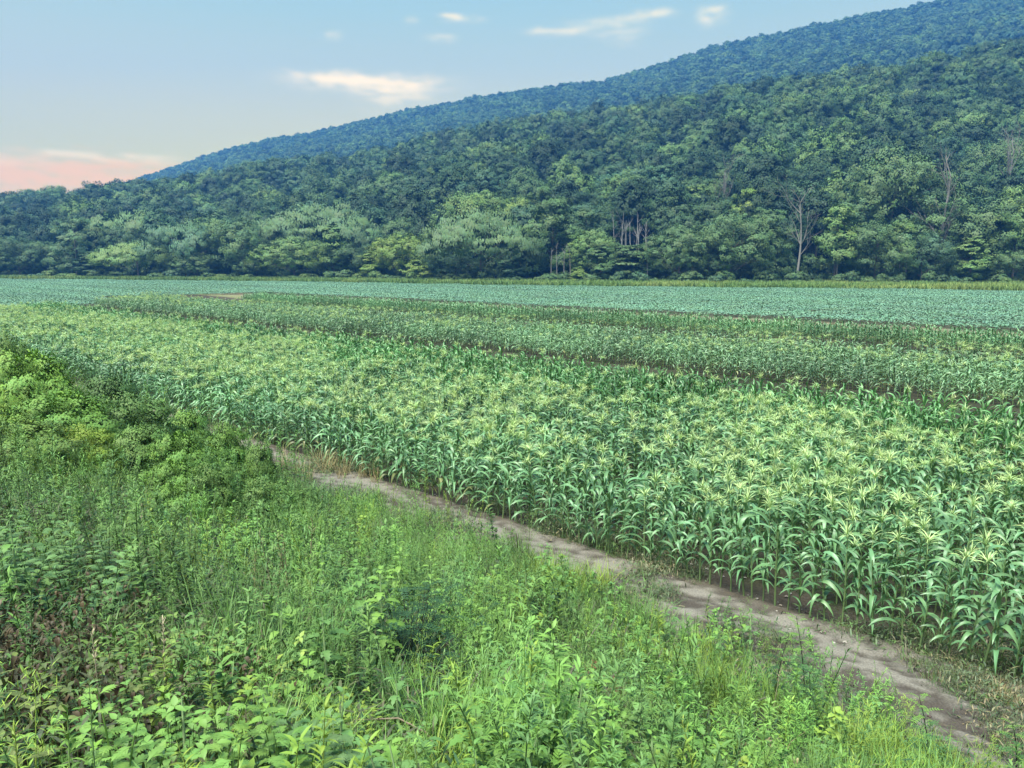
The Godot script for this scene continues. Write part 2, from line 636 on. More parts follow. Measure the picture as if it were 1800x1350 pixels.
func dead_tree(px: float, ytop: float, zd: float, spread: float, label: String, sd: int) -> void:
	rng.seed = sd
	var top := at_depth(px, ytop, zd)
	var b := Vector3(top.x, 0, top.z)
	b.y = ground(b)
	var h := top.y - b.y
	var t := thing("dead_tree", b, label, "dead tree", "dead trees among the forest edge")
	var bark := leaf_mat("dead_wood", Color(0.22, 0.21, 0.185), 0.9, 0.2, 0.0)
	var mb := MB.new()
	var pts := PackedVector3Array()
	var rad := PackedFloat32Array()
	for i in 9:
		var u := i / 8.0
		pts.append(Vector3(sin(u * 5.0 + sd) * h * 0.018, h * 0.9 * u - 0.3, cos(u * 4.0) * h * 0.012))
		rad.append(h * 0.014 * (1.0 - 0.8 * u) + 0.03)
	mb.tube(pts, rad, 7, Color(1, 1, 1))
	part("trunk", mb.mesh(), bark, t)
	for i in 10:
		var lm := MB.new()
		var k := 3 + rng.randi() % 6
		var a := rnd(0, TAU)
		bare_limb(lm, pts[k], Vector3(cos(a) * spread, rnd(0.5, 1.2), sin(a) * spread).normalized(), h * rnd(0.16, 0.32), h * 0.0055, 2, Color(1, 1, 1) * rnd(0.8, 1.1))
		part("limb", lm.mesh(), bark, t)

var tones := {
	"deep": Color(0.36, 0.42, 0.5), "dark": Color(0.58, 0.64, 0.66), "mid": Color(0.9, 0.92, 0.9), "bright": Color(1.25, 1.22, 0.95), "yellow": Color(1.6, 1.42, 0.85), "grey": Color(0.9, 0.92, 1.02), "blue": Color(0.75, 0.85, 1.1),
}

func crown_mat(tone: String) -> StandardMaterial3D:
	return leaf_mat("foliage_" + tone, tones[tone], 0.6, 0.3, 0.14)

func bark_mat() -> StandardMaterial3D:
	return leaf_mat("bark", Color(0.12, 0.105, 0.09), 0.9, 0.2, 0.0)

func edge_tree(px: float, ytop: float, wpx: float, dz: float, kind: String, tone: String, label: String, called := "broadleaf_tree", category := "tree", group := "trees along the forest edge") -> void:
	var zd: float = table(EDGE, px) + dz
	var top := at_depth(px, ytop, zd)
	var b := Vector3(top.x, 0, top.z)
	b.y = ground(b)
	var h: float = top.y - b.y
	var w: float = wpx / F * zd * (1.15 if category == "tree" else 1.0)
	var wide := kind.left(-1) + "_wide" + str(int(px) % 2)
	if kinds.has(wide) and w / h > (1.0 if kind.begins_with("round") else (0.8 if kind.begins_with("pads") else 1.2)): kind = wide
	var kd = kinds[kind]
	var sy: float = h / (kd.h * 0.97)
	var sx: float = w * 0.5 / (kd.r * 0.95)
	var t := thing(called, b, label, category, group)
	t.transform = Transform3D(Basis(Vector3.UP, fposmod(px * 1.7, TAU)).scaled_local(Vector3(sx, sy, sx)), b)
	part("crown" if category == "tree" else "foliage", kd.crown, crown_mat(tone), t)
	part("trunk" if category == "tree" else "stem", kd.trunk, bark_mat(), t)

func landmark(px: float) -> String:
	var marks := [[90, "dark leftmost trees"], [275, "leaning yellow-green tree"], [430, "full green tree"], [640, "biggest grey willow"], [770, "round yellow-green tree"], [905, "silvery front willow"], [1030, "feathery layered tree"], [1145, "pale dead poles"], [1240, "wide front tree"], [1350, "broad green tree"], [1450, "forked dead tree"], [1620, "huge oak"], [1690, "tall bare snag"], [1750, "green vine pillar"], [4000, "right end of the forest edge"]]
	for m in marks:
		if px < m[0]: return m[1]
	return ""

func make_forest() -> void:
	var base := Color(0.084, 0.147, 0.055)
	var far_base := Color(0.085, 0.155, 0.06)
	rng.seed = 101
	var front := Color(0.1, 0.168, 0.064)
	for i in 3: tree_kind("round%d" % i, "round", 20.0, 8.0, 12, 34, 0.42, front, 14)
	for i in 2: tree_kind("round_wide%d" % i, "round", 20.0, 13.0, 12, 34, 0.45, front, 16)
	for i in 3: tree_kind("pads%d" % i, "pads", 20.0, 6.5, 12, 34, 0.4, front, 20)
	for i in 2: tree_kind("pads_wide%d" % i, "pads", 20.0, 10.0, 12, 34, 0.42, front, 20)
	tree_kind("willow0", "willow", 18.0, 9.0, 13, 36, 0.42, front, 14)
	for i in 2: tree_kind("willow_wide%d" % i, "willow", 18.0, 13.5, 13, 36, 0.42, front, 14)
	for i in 2: tree_kind("column%d" % i, "column", 18.0, 4.0, 12, 34, 0.38, front, 8)
	for i in 3: tree_kind("bush%d" % i, "bush", 4.0, 2.6, 10, 24, 0.24, front, 6)
	for i in 5: tree_kind("hill%d" % i, "round", 18.0, 7.0, 9, 34, 0.52, base, 4)
	for i in 4: tree_kind("far%d" % i, "round", 17.0, 7.5, 7, 18, 0.8, far_base, 0)

	# the trees one can tell apart along the far side of the field: [px, top, width, metres behind the edge, kind, tone, label]
	var L := [
		[30, 416, 100, 2, "round0", "dark", "dark rounded tree at the far left end of the forest edge"],
		[78, 422, 70, 6, "round1", "mid", "small rounded green tree right of the leftmost dark tree"],
		[130, 384, 110, 4, "pads0", "grey", "grey-green tree with slender pale trunks near the left end"],
		[225, 366, 180, 40, "willow0", "mid", "broad soft crown rising behind the left forest edge"],
		[205, 400, 80, 14, "round2", "dark", "dark tree under the broad soft crown at left"],
		[240, 420, 130, 0, "willow1", "bright", "leaning yellow-green tree with foliage down to the field edge"],
		[320, 384, 140, 2, "willow0", "blue", "dusky blue-green tree beside the leaning yellow-green tree"],
		[362, 378, 80, 20, "round1", "bright", "light green crown showing behind the dusky blue-green tree"],
		[425, 386, 120, 4, "round2", "mid", "full green tree just left of the grey willows"],
		[470, 378, 130, 30, "willow1", "grey", "grey willow crown left of the biggest grey willow"],
		[575, 356, 200, 36, "willow0", "grey", "biggest grey willow crown, wide and domed, behind the edge"],
		[450, 450, 66, -4, "round0", "mid", "low round tree at the edge below the grey willows"],
		[515, 418, 130, -2, "round1", "bright", "deep green spreading tree in front of the grey willow"],
		[585, 392, 56, 0, "column0", "bright", "tall vine-draped column of leaves before the grey willow"],
		[622, 424, 76, 4, "round0", "dark", "dark tree right of the vine-draped column"],
		[655, 436, 56, -2, "column1", "yellow", "small yellow-green tree beside the dark tree"],
		[712, 378, 80, 34, "round2", "mid", "green dome behind the round yellow-green tree"],
		[708, 407, 96, 2, "round1", "yellow", "round yellow-green tree standing out in the middle left"],
		[738, 448, 66, -5, "pads1", "yellow", "low yellow-green tree at the field edge left of the big willow"],
		[775, 396, 70, 12, "round0", "bright", "light green tree tucked beside the big front willow"],
		[838, 330, 140, 40, "round2", "bright", "broad rounded dome of green above the front willow"],
		[845, 366, 190, 0, "willow1", "grey", "large silvery willow at the front of the forest edge"],
		[905, 342, 76, 44, "round1", "yellow", "yellow-green crown right of the broad dome"],
		[950, 328, 90, 42, "pads2", "mid", "pointed layered tree behind the feathery ash"],
		[972, 350, 130, 8, "pads0", "mid", "feathery layered tree with a dark hollow under it"],
		[905, 430, 60, 2, "column1", "blue", "narrow dusky tree at the right foot of the silvery willow"],
		[940, 440, 46, 6, "round0", "dark", "small dark tree in the hollow beneath the layered tree"],
		[1016, 468, 30, -12, "column0", "yellow", "little bright yellow-green sapling alone before the edge"],
		[1035, 372, 70, 22, "pads1", "mid", "loose green tree left of the bare grey trunks"],
		[1042, 402, 74, 2, "round2", "bright", "bright green tree above the little sapling"],
		[1058, 428, 52, -3, "column1", "mid", "slim pale green tree beside the bright green tree"],
		[1105, 322, 80, 60, "column0", "dark", "tall dark tree standing over the bare grey trunks"],
		[1160, 292, 110, 90, "pads2", "blue", "tall dusky tree on the slope above the bare trunks"],
		[1118, 428, 84, 2, "column1", "mid", "low leafy tree under the bare grey trunks"],
		[1150, 418, 70, 10, "pads1", "mid", "slender tree right of the bare grey trunks"],
		[1195, 398, 110, 0, "round1", "mid", "wide green tree right of the bare trunks at the edge"],
		[1225, 322, 66, 60, "column1", "bright", "bright narrow crown on the lower slope at middle right"],
		[1262, 345, 80, 40, "round0", "dark", "dark round crown behind the wide front trees"],
		[1312, 332, 90, 44, "pads0", "yellow", "pale yellow-green layered crown left of the forked dead tree"],
		[1290, 372, 140, 2, "round2", "mid", "broad green tree left of the forked dead tree"],
		[1350, 368, 120, 6, "pads2", "mid", "spreading tree whose bare limbs reach toward the forked dead tree"],
		[1375, 316, 90, 70, "round1", "dark", "dark tree behind the forked dead tree"],
		[1425, 288, 96, 84, "round2", "dark", "dark crown on the slope left of the huge oak"],
		[1470, 300, 66, 50, "column0", "bright", "pale green crown just left of the huge oak"],
		[1476, 366, 84, 0, "pads0", "bright", "narrow tree with one straight pale trunk below the oak"],
		[1510, 350, 90, 16, "pads1", "mid", "loose tree under the left side of the huge oak"],
		[1575, 264, 180, 30, "round0", "mid", "huge billowing oak, the tallest tree of the forest edge"],
		[1545, 390, 120, 0, "round1", "mid", "green tree standing before the huge oak"],
		[1592, 394, 66, 1, "pads2", "bright", "small light green tree with twin stems at the oak's foot"],
		[1640, 346, 90, 10, "pads1", "mid", "layered tree left of the tall bare snag"],
		[1625, 410, 100, 2, "round2", "blue", "dusky low tree under the tall bare snag"],
		[1722, 338, 120, 8, "round1", "mid", "full tree right of the tall bare snag"],
		[1712, 414, 62, -6, "column1", "bright", "rounded vine-smothered tree like a green pillar at right"],
		[1690, 300, 90, 44, "round2", "dark", "dark crown behind the tall bare snag"],
		[1762, 240, 120, 80, "round0", "mid", "high crown on the slope near the right edge"],
		[1792, 334, 80, 4, "pads0", "bright", "light green tree cut by the right edge of the view"],
		[1790, 436, 66, -5, "round1", "mid", "low tree at the field edge, farthest right"],
		[1770, 400, 70, 12, "round2", "dark", "dark tree between the green pillar and the right edge"],
		[1850, 330, 130, 10, "round0", "mid", "green tree beyond the right end of the view"],
		[-60, 400, 140, 8, "round2", "mid", "green tree beyond the left end of the view"],
		[1265, 432, 70, -2, "pads1", "dark", "dark leafy tree with thin trunks at the edge, middle right"],
		[1085, 425, 50, 16, "column0", "mid", "thin tree left of the low leafy tree"],
		[800, 440, 80, -3, "round0", "blue", "dusky low tree at the left foot of the silvery willow"],
		[345, 445, 80, -3, "round1", "mid", "low green tree below the dusky blue-green tree"],
		[165, 440, 60, -1, "column1", "dark", "dark narrow tree below the slender pale trunks"],
	]
	for a in L: edge_tree(a[0], a[1], a[2], a[3], a[4], a[5], a[6])

	# low bushes along the foot of the trees
	rng.seed = 77
	for i in 150:
		var px := -60.0 + 1940.0 * i / 149.0 + rnd(-14, 14)
		var back := i % 2 == 0
		var tone: String = ["mid", "dark", "mid", "bright", "mid", "blue"][rng.randi() % 6]
		var look: String = {"mid": "green", "dark": "dark green", "bright": "light green", "blue": "dusky green"}[tone]
		if back: edge_tree(px, HORIZON - rnd(6, 34), rnd(36, 64), rnd(4, 18), "bush%d" % (i % 3), tone, "tall %s thicket beneath the trees by the %s" % [look, landmark(px)], "bush", "bush", "thickets under the forest edge")
		else: edge_tree(px, HORIZON + rnd(6, 22), rnd(20, 46), rnd(-14, -4), "bush%d" % (i % 3), tone, "low %s bush at the field edge by the %s" % [look, landmark(px)], "bush", "bush", "bushes at the foot of the forest edge")

	dead_tree(1410, 338, 200, 0.55, "forked grey dead tree standing in a gap of the forest edge", 5)
	dead_tree(1670, 286, 206, 0.28, "tall bare grey snag with upswept twigs right of the oak", 9)
	dead_tree(1784, 252, 250, 0.3, "bare grey snag on the slope at the right edge", 14)
	dead_tree(1275, 300, 250, 0.25, "slim bare snag behind the broad green trees", 21)
	rng.seed = 31
	var pole_wood := leaf_mat("pale_wood", Color(0.27, 0.26, 0.235), 0.9, 0.2, 0.0)
	for i in 11:
		var px := 1084.0 + 5.4 * i + rnd(-3, 3)
		var zd := 233.0 + rnd(-4, 10)
		var top := at_depth(px, rnd(368, 396), zd)
		var b := Vector3(top.x, 0, top.z)
		b.y = ground(b)
		var t := thing("bare_trunk", b, "pale slender bare trunk in the cluster of dead poles", "dead tree", "cluster of pale bare trunks in the forest edge")
		var mb := MB.new()
		var h := top.y - b.y
		var lean := Vector3(rnd(-0.06, 0.06), 1, 0) * h
		mb.tube(PackedVector3Array([Vector3(0, -0.3, 0), lean * 0.35 + Vector3(0.1, 0, 0), lean * 0.7, lean]), PackedFloat32Array([0.17, 0.14, 0.1, 0.04]), 6, Color(1, 1, 1))
		part("trunk", mb.mesh(), pole_wood, t)
		var tw := MB.new()
		for k in 4: bare_limb(tw, lean * rnd(0.5, 0.9), Vector3(rnd(-1, 1), 0.9, rnd(-1, 1)).normalized(), h * 0.16, 0.06, 1, Color(1, 1, 1))
		part("limb", tw.mesh(), pole_wood, t)

	var slim_wood := leaf_mat("slim_bark", Color(0.21, 0.2, 0.175), 0.9, 0.2, 0.0)
	for a in [[968, 436, "first slender pale trunk under the feathery layered tree"], [979, 430, "second slender pale trunk under the feathery layered tree"], [990, 440, "third slender pale trunk under the feathery layered tree"], [1003, 428, "short pale pole right of the feathery layered tree"], [1140, 424, "pale trunk right of the cluster of dead poles"], [1476, 402, "straight pale trunk of the narrow tree below the oak"], [1583, 436, "left pale stem at the foot of the huge oak"], [1594, 430, "right pale stem at the foot of the huge oak"], [1246, 436, "thin pale trunk before the wide front trees"], [128, 400, "thin pale trunk in the grey-green tree near the left end"]]:
		var zd: float = table(EDGE, a[0]) - 2.0
		var top := at_depth(a[0], a[1], zd)
		var b := Vector3(top.x, 0, top.z)
		var t := thing("slender_trunk", b, a[2], "tree trunk", "slender pale trunks along the forest edge")
		var mb := MB.new()
		var h := top.y
		var lean := Vector3(rnd(-0.05, 0.05), 1, 0) * h
		mb.tube(PackedVector3Array([Vector3(0, -0.3, 0), lean * 0.35 + Vector3(0.08, 0, 0), lean * 0.7, lean]), PackedFloat32Array([0.13, 0.11, 0.085, 0.04]), 6, Color(1, 1, 1))
		part("trunk", mb.mesh(), slim_wood, t)
		var tw := MB.new()
		for k in 3: bare_limb(tw, lean * rnd(0.55, 0.95), Vector3(rnd(-1, 1), 0.9, rnd(-1, 1)).normalized(), h * 0.18, 0.06, 1, Color(1, 1, 1))
		part("limb", tw.mesh(), slim_wood, t)

	# the wooded slopes: the nearest trees are things of their own, the rest one mass
	rng.seed = 55
	var all := []
	var z := -205.0
	while z > -1720.0:
		var step := 10.5 if z > -760.0 else 10.8
		var x := -1250.0
		while x < 1250.0:
			var p := Vector3(x + rnd(-0.5, 0.5) * step, 0, z + rnd(-0.5, 0.5) * step)
			x += step
			var zd := -p.z
			if absf(p.x) > 0.95 * zd: continue
			var px := px_of(p)
			if zd < table(EDGE, px) + 26.0: continue
			var r2: float = table(RIDGE_Z, px)
			if zd > r2 + 70.0: continue
			var gap := Vector2(px, zd)
			if gap.x > 1075.0 and gap.x < 1145.0 and zd < 262.0: continue
			p.y = hill(p) - 0.5
			all.append(p)
		z -= step
	all.sort_custom(func(a, b): return a.z > b.z)
	var hill_x := {}
	var hill_c := {}
	var count := 0
	var names := {"deep": "very dark", "dark": "dark green", "mid": "green", "bright": "light green", "yellow": "yellow-green", "blue": "dusky blue-green"}
	var tone_list := ["dark", "mid", "deep", "mid", "bright", "blue", "bright", "dark", "deep", "mid"]
	for p in all:
		var zd: float = -p.z
		var tone: String = tone_list[rng.randi() % 10]
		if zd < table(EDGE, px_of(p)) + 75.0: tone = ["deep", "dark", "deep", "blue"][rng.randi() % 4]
		var yaw := rnd(0, TAU)
		var s := rnd(0.66, 1.32) if zd < 760.0 else rnd(0.72, 0.92)
		var sy := s * rnd(0.85, 1.2)
		var px := px_of(p)
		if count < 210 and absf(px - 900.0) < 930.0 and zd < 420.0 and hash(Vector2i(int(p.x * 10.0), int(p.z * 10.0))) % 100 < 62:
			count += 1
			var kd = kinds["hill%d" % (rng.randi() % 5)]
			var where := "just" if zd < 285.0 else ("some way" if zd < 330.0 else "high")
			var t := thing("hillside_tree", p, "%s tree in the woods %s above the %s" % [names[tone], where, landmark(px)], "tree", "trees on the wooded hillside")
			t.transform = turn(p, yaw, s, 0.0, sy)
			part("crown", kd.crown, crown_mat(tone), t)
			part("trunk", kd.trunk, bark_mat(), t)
			continue
		var kk := ("hill%d" % (rng.randi() % 5)) if zd < 620.0 else ("far%d" % (rng.randi() % 4))
		if not hill_x.has(kk):
			hill_x[kk] = []
			hill_c[kk] = []
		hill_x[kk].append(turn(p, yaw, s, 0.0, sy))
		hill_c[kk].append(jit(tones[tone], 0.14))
	var fol := leaf_mat("foliage_woods", Color(1, 1, 1), 0.6, 0.3, 0.14)
	for kk in hill_x:
		var far: bool = kk.begins_with("far")
		scatter("woods", kinds[kk].crown, fol, hill_x[kk], hill_c[kk], "dense green woods covering the %s" % ("long blue mountain ridge" if far else "near hillside above the field"), "woods")
		if not far:
			scatter("woods", kinds[kk].trunk, bark_mat(), hill_x[kk], hill_c[kk], "tree trunks standing under the near hillside woods", "woods")

# ---------------------------------------------------------------- corn, soy, verge
const CORN := Color(0.12, 0.245, 0.098)
var corn_leaf_meshes := []

func corn_leaf(mb: MB, p: Vector3, dir: Vector3, l: float, w: float, droop: float, tw: float) -> void:
	var c := jit(CORN, 0.2)
	if p.y > 0.0 and p.y < 0.5 and rng.randf() < 0.06: c = Color(0.24, 0.27, 0.1)
	mb.blade(p, dir, l, w, droop, 7, 0.28, c, shade(c, 1.1), 0, tw)

func corn_plant_mesh(h: float, leaves: int, upright: float) -> ArrayMesh:
	var mb := MB.new()
	mb.tube(PackedVector3Array([Vector3(0, -0.05, 0), Vector3(0.01, h * 0.5, 0), Vector3(0, h * 0.95, 0.01)]), PackedFloat32Array([0.014, 0.012, 0.006]), 5, Color(0.12, 0.2, 0.07))
	var a0 := rnd(0, TAU)
	for i in leaves:
		var t := (i + 1.0) / (leaves + 0.5)
		var a := a0 + PI * i + rnd(-0.45, 0.45)
		var el := lerpf(0.55, 1.15, t) + upright + rnd(-0.15, 0.15)
		var l := h * lerpf(0.32, 0.47, sin(PI * clampf(t * 1.1, 0.0, 1.0))) * rnd(0.85, 1.15)
		corn_leaf(mb, Vector3(0, h * (0.16 + 0.78 * t), 0), Vector3(cos(a) * cos(el), sin(el), sin(a) * cos(el)), l, 0.062 * rnd(0.8, 1.2), rnd(1.8, 3.4) - upright, rnd(-1.6, 1.6))
	return mb.mesh()

func tassel_mesh(h: float) -> ArrayMesh:
	var mb := MB.new()
	var c := Color(0.42, 0.56, 0.24)
	mb.tube(PackedVector3Array([Vector3(0, h * 0.86, 0), Vector3(0, h * 1.02, 0), Vector3(0.01, h + 0.27, 0.01)]), PackedFloat32Array([0.005, 0.006, 0.003]), 4, c)
	for i in 28:
		var a := TAU * i / 28.0 * 2.6 + rnd(-0.3, 0.3)
		var el := rnd(0.4, 1.35)
		var cc := jit(c, 0.15)
		mb.blade(Vector3(0, h + rnd(0.0, 0.08), 0), Vector3(cos(a) * cos(el), sin(el), sin(a) * cos(el)), rnd(0.15, 0.27), 0.0135, rnd(0.6, 1.9), 4, 0.6, cc, cc, 0, rnd(-1, 1))
	return mb.mesh()

func make_fields() -> void:
	rng.seed = 7
	var green := leaf_mat("corn_leaf", Color(1, 1, 1), 0.4, 0.5, 0.4)
	var tas := leaf_mat("corn_tassel", Color(1, 1, 1), 0.7, 0.3, 0.3)
	var stalk_green := leaf_mat("corn_stalk", Color(0.13, 0.2, 0.075), 0.55, 0.4, 0.0)
	var tall := []
	var dark := []
	var low := []
	var tassels := []
	for i in 6: tall.append(corn_plant_mesh(1.12, 13, 0.0))
	for i in 4: dark.append(corn_plant_mesh(1.08, 10, 0.2))
	for i in 4: low.append(corn_plant_mesh(1.02, 11, 0.0))
	for i in 5: tassels.append(tassel_mesh(1.12))
	# leaves of the nearest plants, each a mesh that several plants share
	for i in 10:
		var mb := MB.new()
		corn_leaf(mb, Vector3.ZERO, Vector3(cos(0.85 + i * 0.05), sin(0.85 + i * 0.05), 0), 0.49, 0.064, rnd(1.8, 3.3), rnd(-1.6, 1.6))
		corn_leaf_meshes.append(mb.mesh())
	var st := MB.new()
	st.tube(PackedVector3Array([Vector3(0, -0.05, 0), Vector3(0.01, 0.55, 0), Vector3(0, 1.06, 0.01)]), PackedFloat32Array([0.015, 0.012, 0.006]), 6, Color(1, 1, 1))
	var stalk := st.mesh()

	var spots := []   # [position, kind, tassel, row]
	var row := 0
	var D := 11.05
	while D < 27.0:
		var s := 0.2 * D - 7.0
		while s < row_end(D):
			var dd := D + rnd(-0.07, 0.07)
			var p := fld(dd, s)
			var n := noise.get_noise_2d(p.x * 4.0, p.z * 4.0)
			var pt := 0.9 if D > 13.0 else (0.12 if row == 0 else 0.6)
			var is_dark := D > 21.0 + n * 3.5
			if is_dark: pt = 0.14
			elif n < -0.12: pt *= 0.5
			spots.append([p, 1 if is_dark else 0, rng.randf() < pt, row])
			s += 0.18 + rnd(-0.05, 0.06)
		D += 0.76
		row += 1
	D = 33.5
	while D < 44.2:
		var s := 0.2 * D - 8.0
		while s < row_end(D):
			var p := fld(D + rnd(-0.08, 0.08), s)
			var n := noise.get_noise_2d(p.x * 3.0 + 50.0, p.z * 3.0)
			spots.append([p, 2, rng.randf() < (0.3 if n > 0.05 else 0.05), 99])
			s += 0.22 + rnd(-0.05, 0.07)
		D += 0.76
	D = 52.0
	while D < 58.0:
		var s := 0.2 * D - 8.0
		while s < row_end(D) - 22.0:
			spots.append([fld(D + rnd(-0.08, 0.08), s), 3, false, 100])
			s += 0.22 + rnd(-0.05, 0.07)
		D += 0.76

	# the 300 plants that show largest stand as things of their own
	var order := []
	for i in spots.size():
		var p: Vector3 = spots[i][0]
		if spots[i][3] < 7 and absf(px_of(p) - 900.0) < 920.0:
			order.append([-p.z + spots[i][3] * 0.9, i])
	order.sort_custom(func(a, b): return a[0] < b[0])
	var own := {}
	for k in mini(300, order.size()): own[order[k][1]] = k
	var words := ["first row beside the dirt track", "second row from the dirt track", "third row from the dirt track", "fourth row from the dirt track", "fifth row from the dirt track", "sixth row from the dirt track", "seventh row from the dirt track"]
	for i in own:
		var sp = spots[i]
		var p: Vector3 = sp[0]
		p.y = ground(p) + 0.01
		var k: int = own[i]
		var sc := rnd(0.8, 1.14)
		var t := thing("corn_plant", p, "%s corn plant %s of the %s" % ["tasselled" if sp[2] else "green", "near the right end" if s_of(p) < 3.5 else ("in the right half" if s_of(p) < 8.0 else ("in the middle" if s_of(p) < 13.0 else "toward the far left")), words[sp[3]]], "corn plant", "corn plants in the near rows")
		t.transform = turn(p, rnd(0, TAU), sc, rnd(0.0, 0.15))
		part("stalk", stalk, stalk_green, t)
		if k < 130:
			var n := 12
			for q in n:
				var u := (q + 1.0) / (n + 0.5)
				var b := Basis(Vector3.UP, PI * q + rnd(-0.5, 0.5)) * Basis(Vector3(0, 0, 1), rnd(-0.25, 0.1) + u * 0.2)
				part("leaf", corn_leaf_meshes[rng.randi() % 10], green, t, Transform3D(b.scaled_local(Vector3.ONE * rnd(0.75, 1.1)), Vector3(0, 1.12 * (0.14 + 0.78 * u), 0)))
		else:
			part("leaves", tall[k % 6], green, t)
		if sp[2]: part("tassel", tassels[k % 5], tas, t)
	var xf := {}
	var cl := {}
	var tx := [[], [], [], [], []]
	var tc := [[], [], [], [], []]
	for i in spots.size():
		if own.has(i): continue
		var sp = spots[i]
		var p: Vector3 = sp[0]
		p.y = 0.0
		var patch := 1.0 + 0.5 * noise.get_noise_2d(p.x * 5.0, p.z * 5.0)
		if rng.randf() < 0.03: continue
		var sc := rnd(0.78, 1.16) * (1.0 + 0.12 * noise_b.get_noise_2d(p.x * 2.0, p.z * 2.0))
		var list: Array = [tall, dark, low, dark][sp[1]]
		var tint: Color = [Color(1, 1, 1), Color(0.76, 0.9, 0.68), Color(1.12, 1.02, 1.15), Color(0.95, 1.0, 0.95)][sp[1]]
		var key := Vector2i(sp[1], rng.randi() % list.size())
		if not xf.has(key):
			xf[key] = []
			cl[key] = []
		var tr := turn(p, rnd(0, TAU), sc, rnd(0.0, 0.17))
		xf[key].append(tr)
		cl[key].append(jit(shade(tint, patch), 0.1))
		if sp[2]:
			var q := rng.randi() % 5
			tx[q].append(tr)
			tc[q].append(jit(Color(1, 1, 1), 0.12))
	var said := ["tasselled green corn filling the near strip beyond its first rows", "dark green corn without tassels at the back of the near strip", "grey-green corn in the second strip across the field", "young green corn in the narrow third strip"]
	for key in xf:
		var list: Array = [tall, dark, low, dark][key.x]
		scatter("corn_rows", list[key.y], green, xf[key], cl[key], said[key.x], "corn")
	for q in 5:
		scatter("corn_tassels", tassels[q], tas, tx[q], tc[q], "pale yellow tassels over the corn beyond the first rows", "corn tassels")

	# soy beans beyond the corn
	rng.seed = 8
	var soy := []
	for i in 4:
		var mb := MB.new()
		for q in 170:
			var a := rnd(0, TAU)
			var r := sqrt(rng.randf()) * 1.15
			var y := 0.5 - 0.08 * r * r - rnd(0, 0.16)
			var nn := (Vector3.UP * 1.3 + ball() * 0.7).normalized()
			var dir := nn.cross(ball()).normalized()
			var l := rnd(0.12, 0.22)
			mb.leaf(Vector3(cos(a) * r, y, sin(a) * r), dir, dir.cross(nn), l, l * 0.8, nn, jit(Color(0.145, 0.275, 0.165), 0.12))
		soy.append(mb.mesh())
	var sx := [[], [], [], []]
	var sc2 := [[], [], [], []]
	var pd := -6.0
	while pd < 330.0:
		var s := -140.0
		while s < 420.0:
			var p := fld(pd + rnd(-0.12, 0.12), s + rnd(-0.3, 0.3))
			s += 1.75
			var zd := -p.z
			if zd < 30.0 or absf(p.x) > 0.8 * zd: continue
			if pd < 71.5 and s < row_end(minf(pd, 44.0)) + (4.0 if pd < 40.0 else -8.0): continue
			if pd < 71.5 and pd > 40.0 and s < row_end(44.0) + 16.0: continue
			if zd > table(SOY_END, px_of(p)) + 9.0 * noise_b.get_noise_2d(p.x, p.z): continue
			var k := rng.randi() % 4
			p.y = -0.02 + noise_b.get_noise_2d(p.x * 1.5, p.z * 1.5) * 0.06
			sx[k].append(turn(p, rnd(0, TAU), rnd(0.9, 1.15), 0.0, rnd(0.9, 1.2)))
			sc2[k].append(jit(shade(Color(1, 1, 1), 1.0 + 0.35 * noise.get_noise_2d(pd * 7.0, s * 0.5)), 0.04))
		pd += 1.7
	for k in 4:
		scatter("soybean_field", soy[k], leaf_mat("soy_leaf", Color(1, 1, 1), 0.55, 0.4, 0.25), sx[k], sc2[k], "pale blue-green soybean crop spreading to the forest edge", "soybeans")

	# rough grass between soy and trees
	var tufts := []
	for i in 3:
		var mb := MB.new()
		for q in 46:
			var a := rnd(0, TAU)
			var r := rnd(0, 0.8)
			var lean := rnd(0.9, 1.5)
			var c := jit(Color(0.15, 0.19, 0.07), 0.25)
			mb.blade(Vector3(cos(a) * r, 0, sin(a) * r), Vector3(cos(a * 3.0) * cos(lean), sin(lean), sin(a * 3.0) * cos(lean)), rnd(0.6, 1.2), 0.07, rnd(0.3, 1.0), 3, 0.0, c, shade(c, 1.25), 0)
		tufts.append(mb.mesh())
	var gx := [[], [], []]
	var gc := [[], [], []]
	for i in 9000:
		var px := rnd(-150, 1950)
		var e0: float = table(SOY_END, px)
		var e1: float = table(EDGE, px) + 6.0
		var zd := lerpf(e0, e1, rng.randf())
		var p := Vector3((px - 900.0) / F * zd, 0, -zd)
		var k := rng.randi() % 3
		var n := noise.get_noise_2d(p.x * 2.0, p.z * 2.0)
		var c := Color(0.8, 1.05, 0.8).lerp(Color(1.25, 1.3, 1.0), clampf(n * 1.6 + 0.1 + (0.3 if px > 1350.0 else 0.0), 0.0, 1.0))
		gx[k].append(turn(p, rnd(0, TAU), rnd(0.9, 1.7)))
		gc[k].append(jit(c, 0.12))
	for k in 3:
		scatter("meadow_grass", tufts[k], leaf_mat("meadow_blade", Color(1, 1, 1), 0.7, 0.3, 0.25), gx[k], gc[k], "rough green and straw grass strip before the forest edge", "grass")

# ---------------------------------------------------------------- bank plants
const W1 := Color(1, 1, 1)
const YG := Color(0.18, 0.28, 0.04)
const BG := Color(0.125, 0.245, 0.047)
const MG := Color(0.104, 0.195, 0.045)
const DG := Color(0.035, 0.085, 0.032)
const BL := Color(0.1, 0.19, 0.06)
const TAN := Color(0.34, 0.28, 0.15)
const BR := Color(0.1, 0.074, 0.04)

func dir_at(a: float, el: float) -> Vector3:
	return Vector3(cos(a) * cos(el), sin(el), sin(a) * cos(el))

func stem_line(h: float, bend: float) -> PackedVector3Array:
	var a := rnd(0, TAU)
	var o := PackedVector3Array()
	for i in 5:
		var t := i / 4.0
		o.append(Vector3(cos(a) * bend * t * t, h * t - (0.04 if i == 0 else 0.0), sin(a) * bend * t * t))
	return o

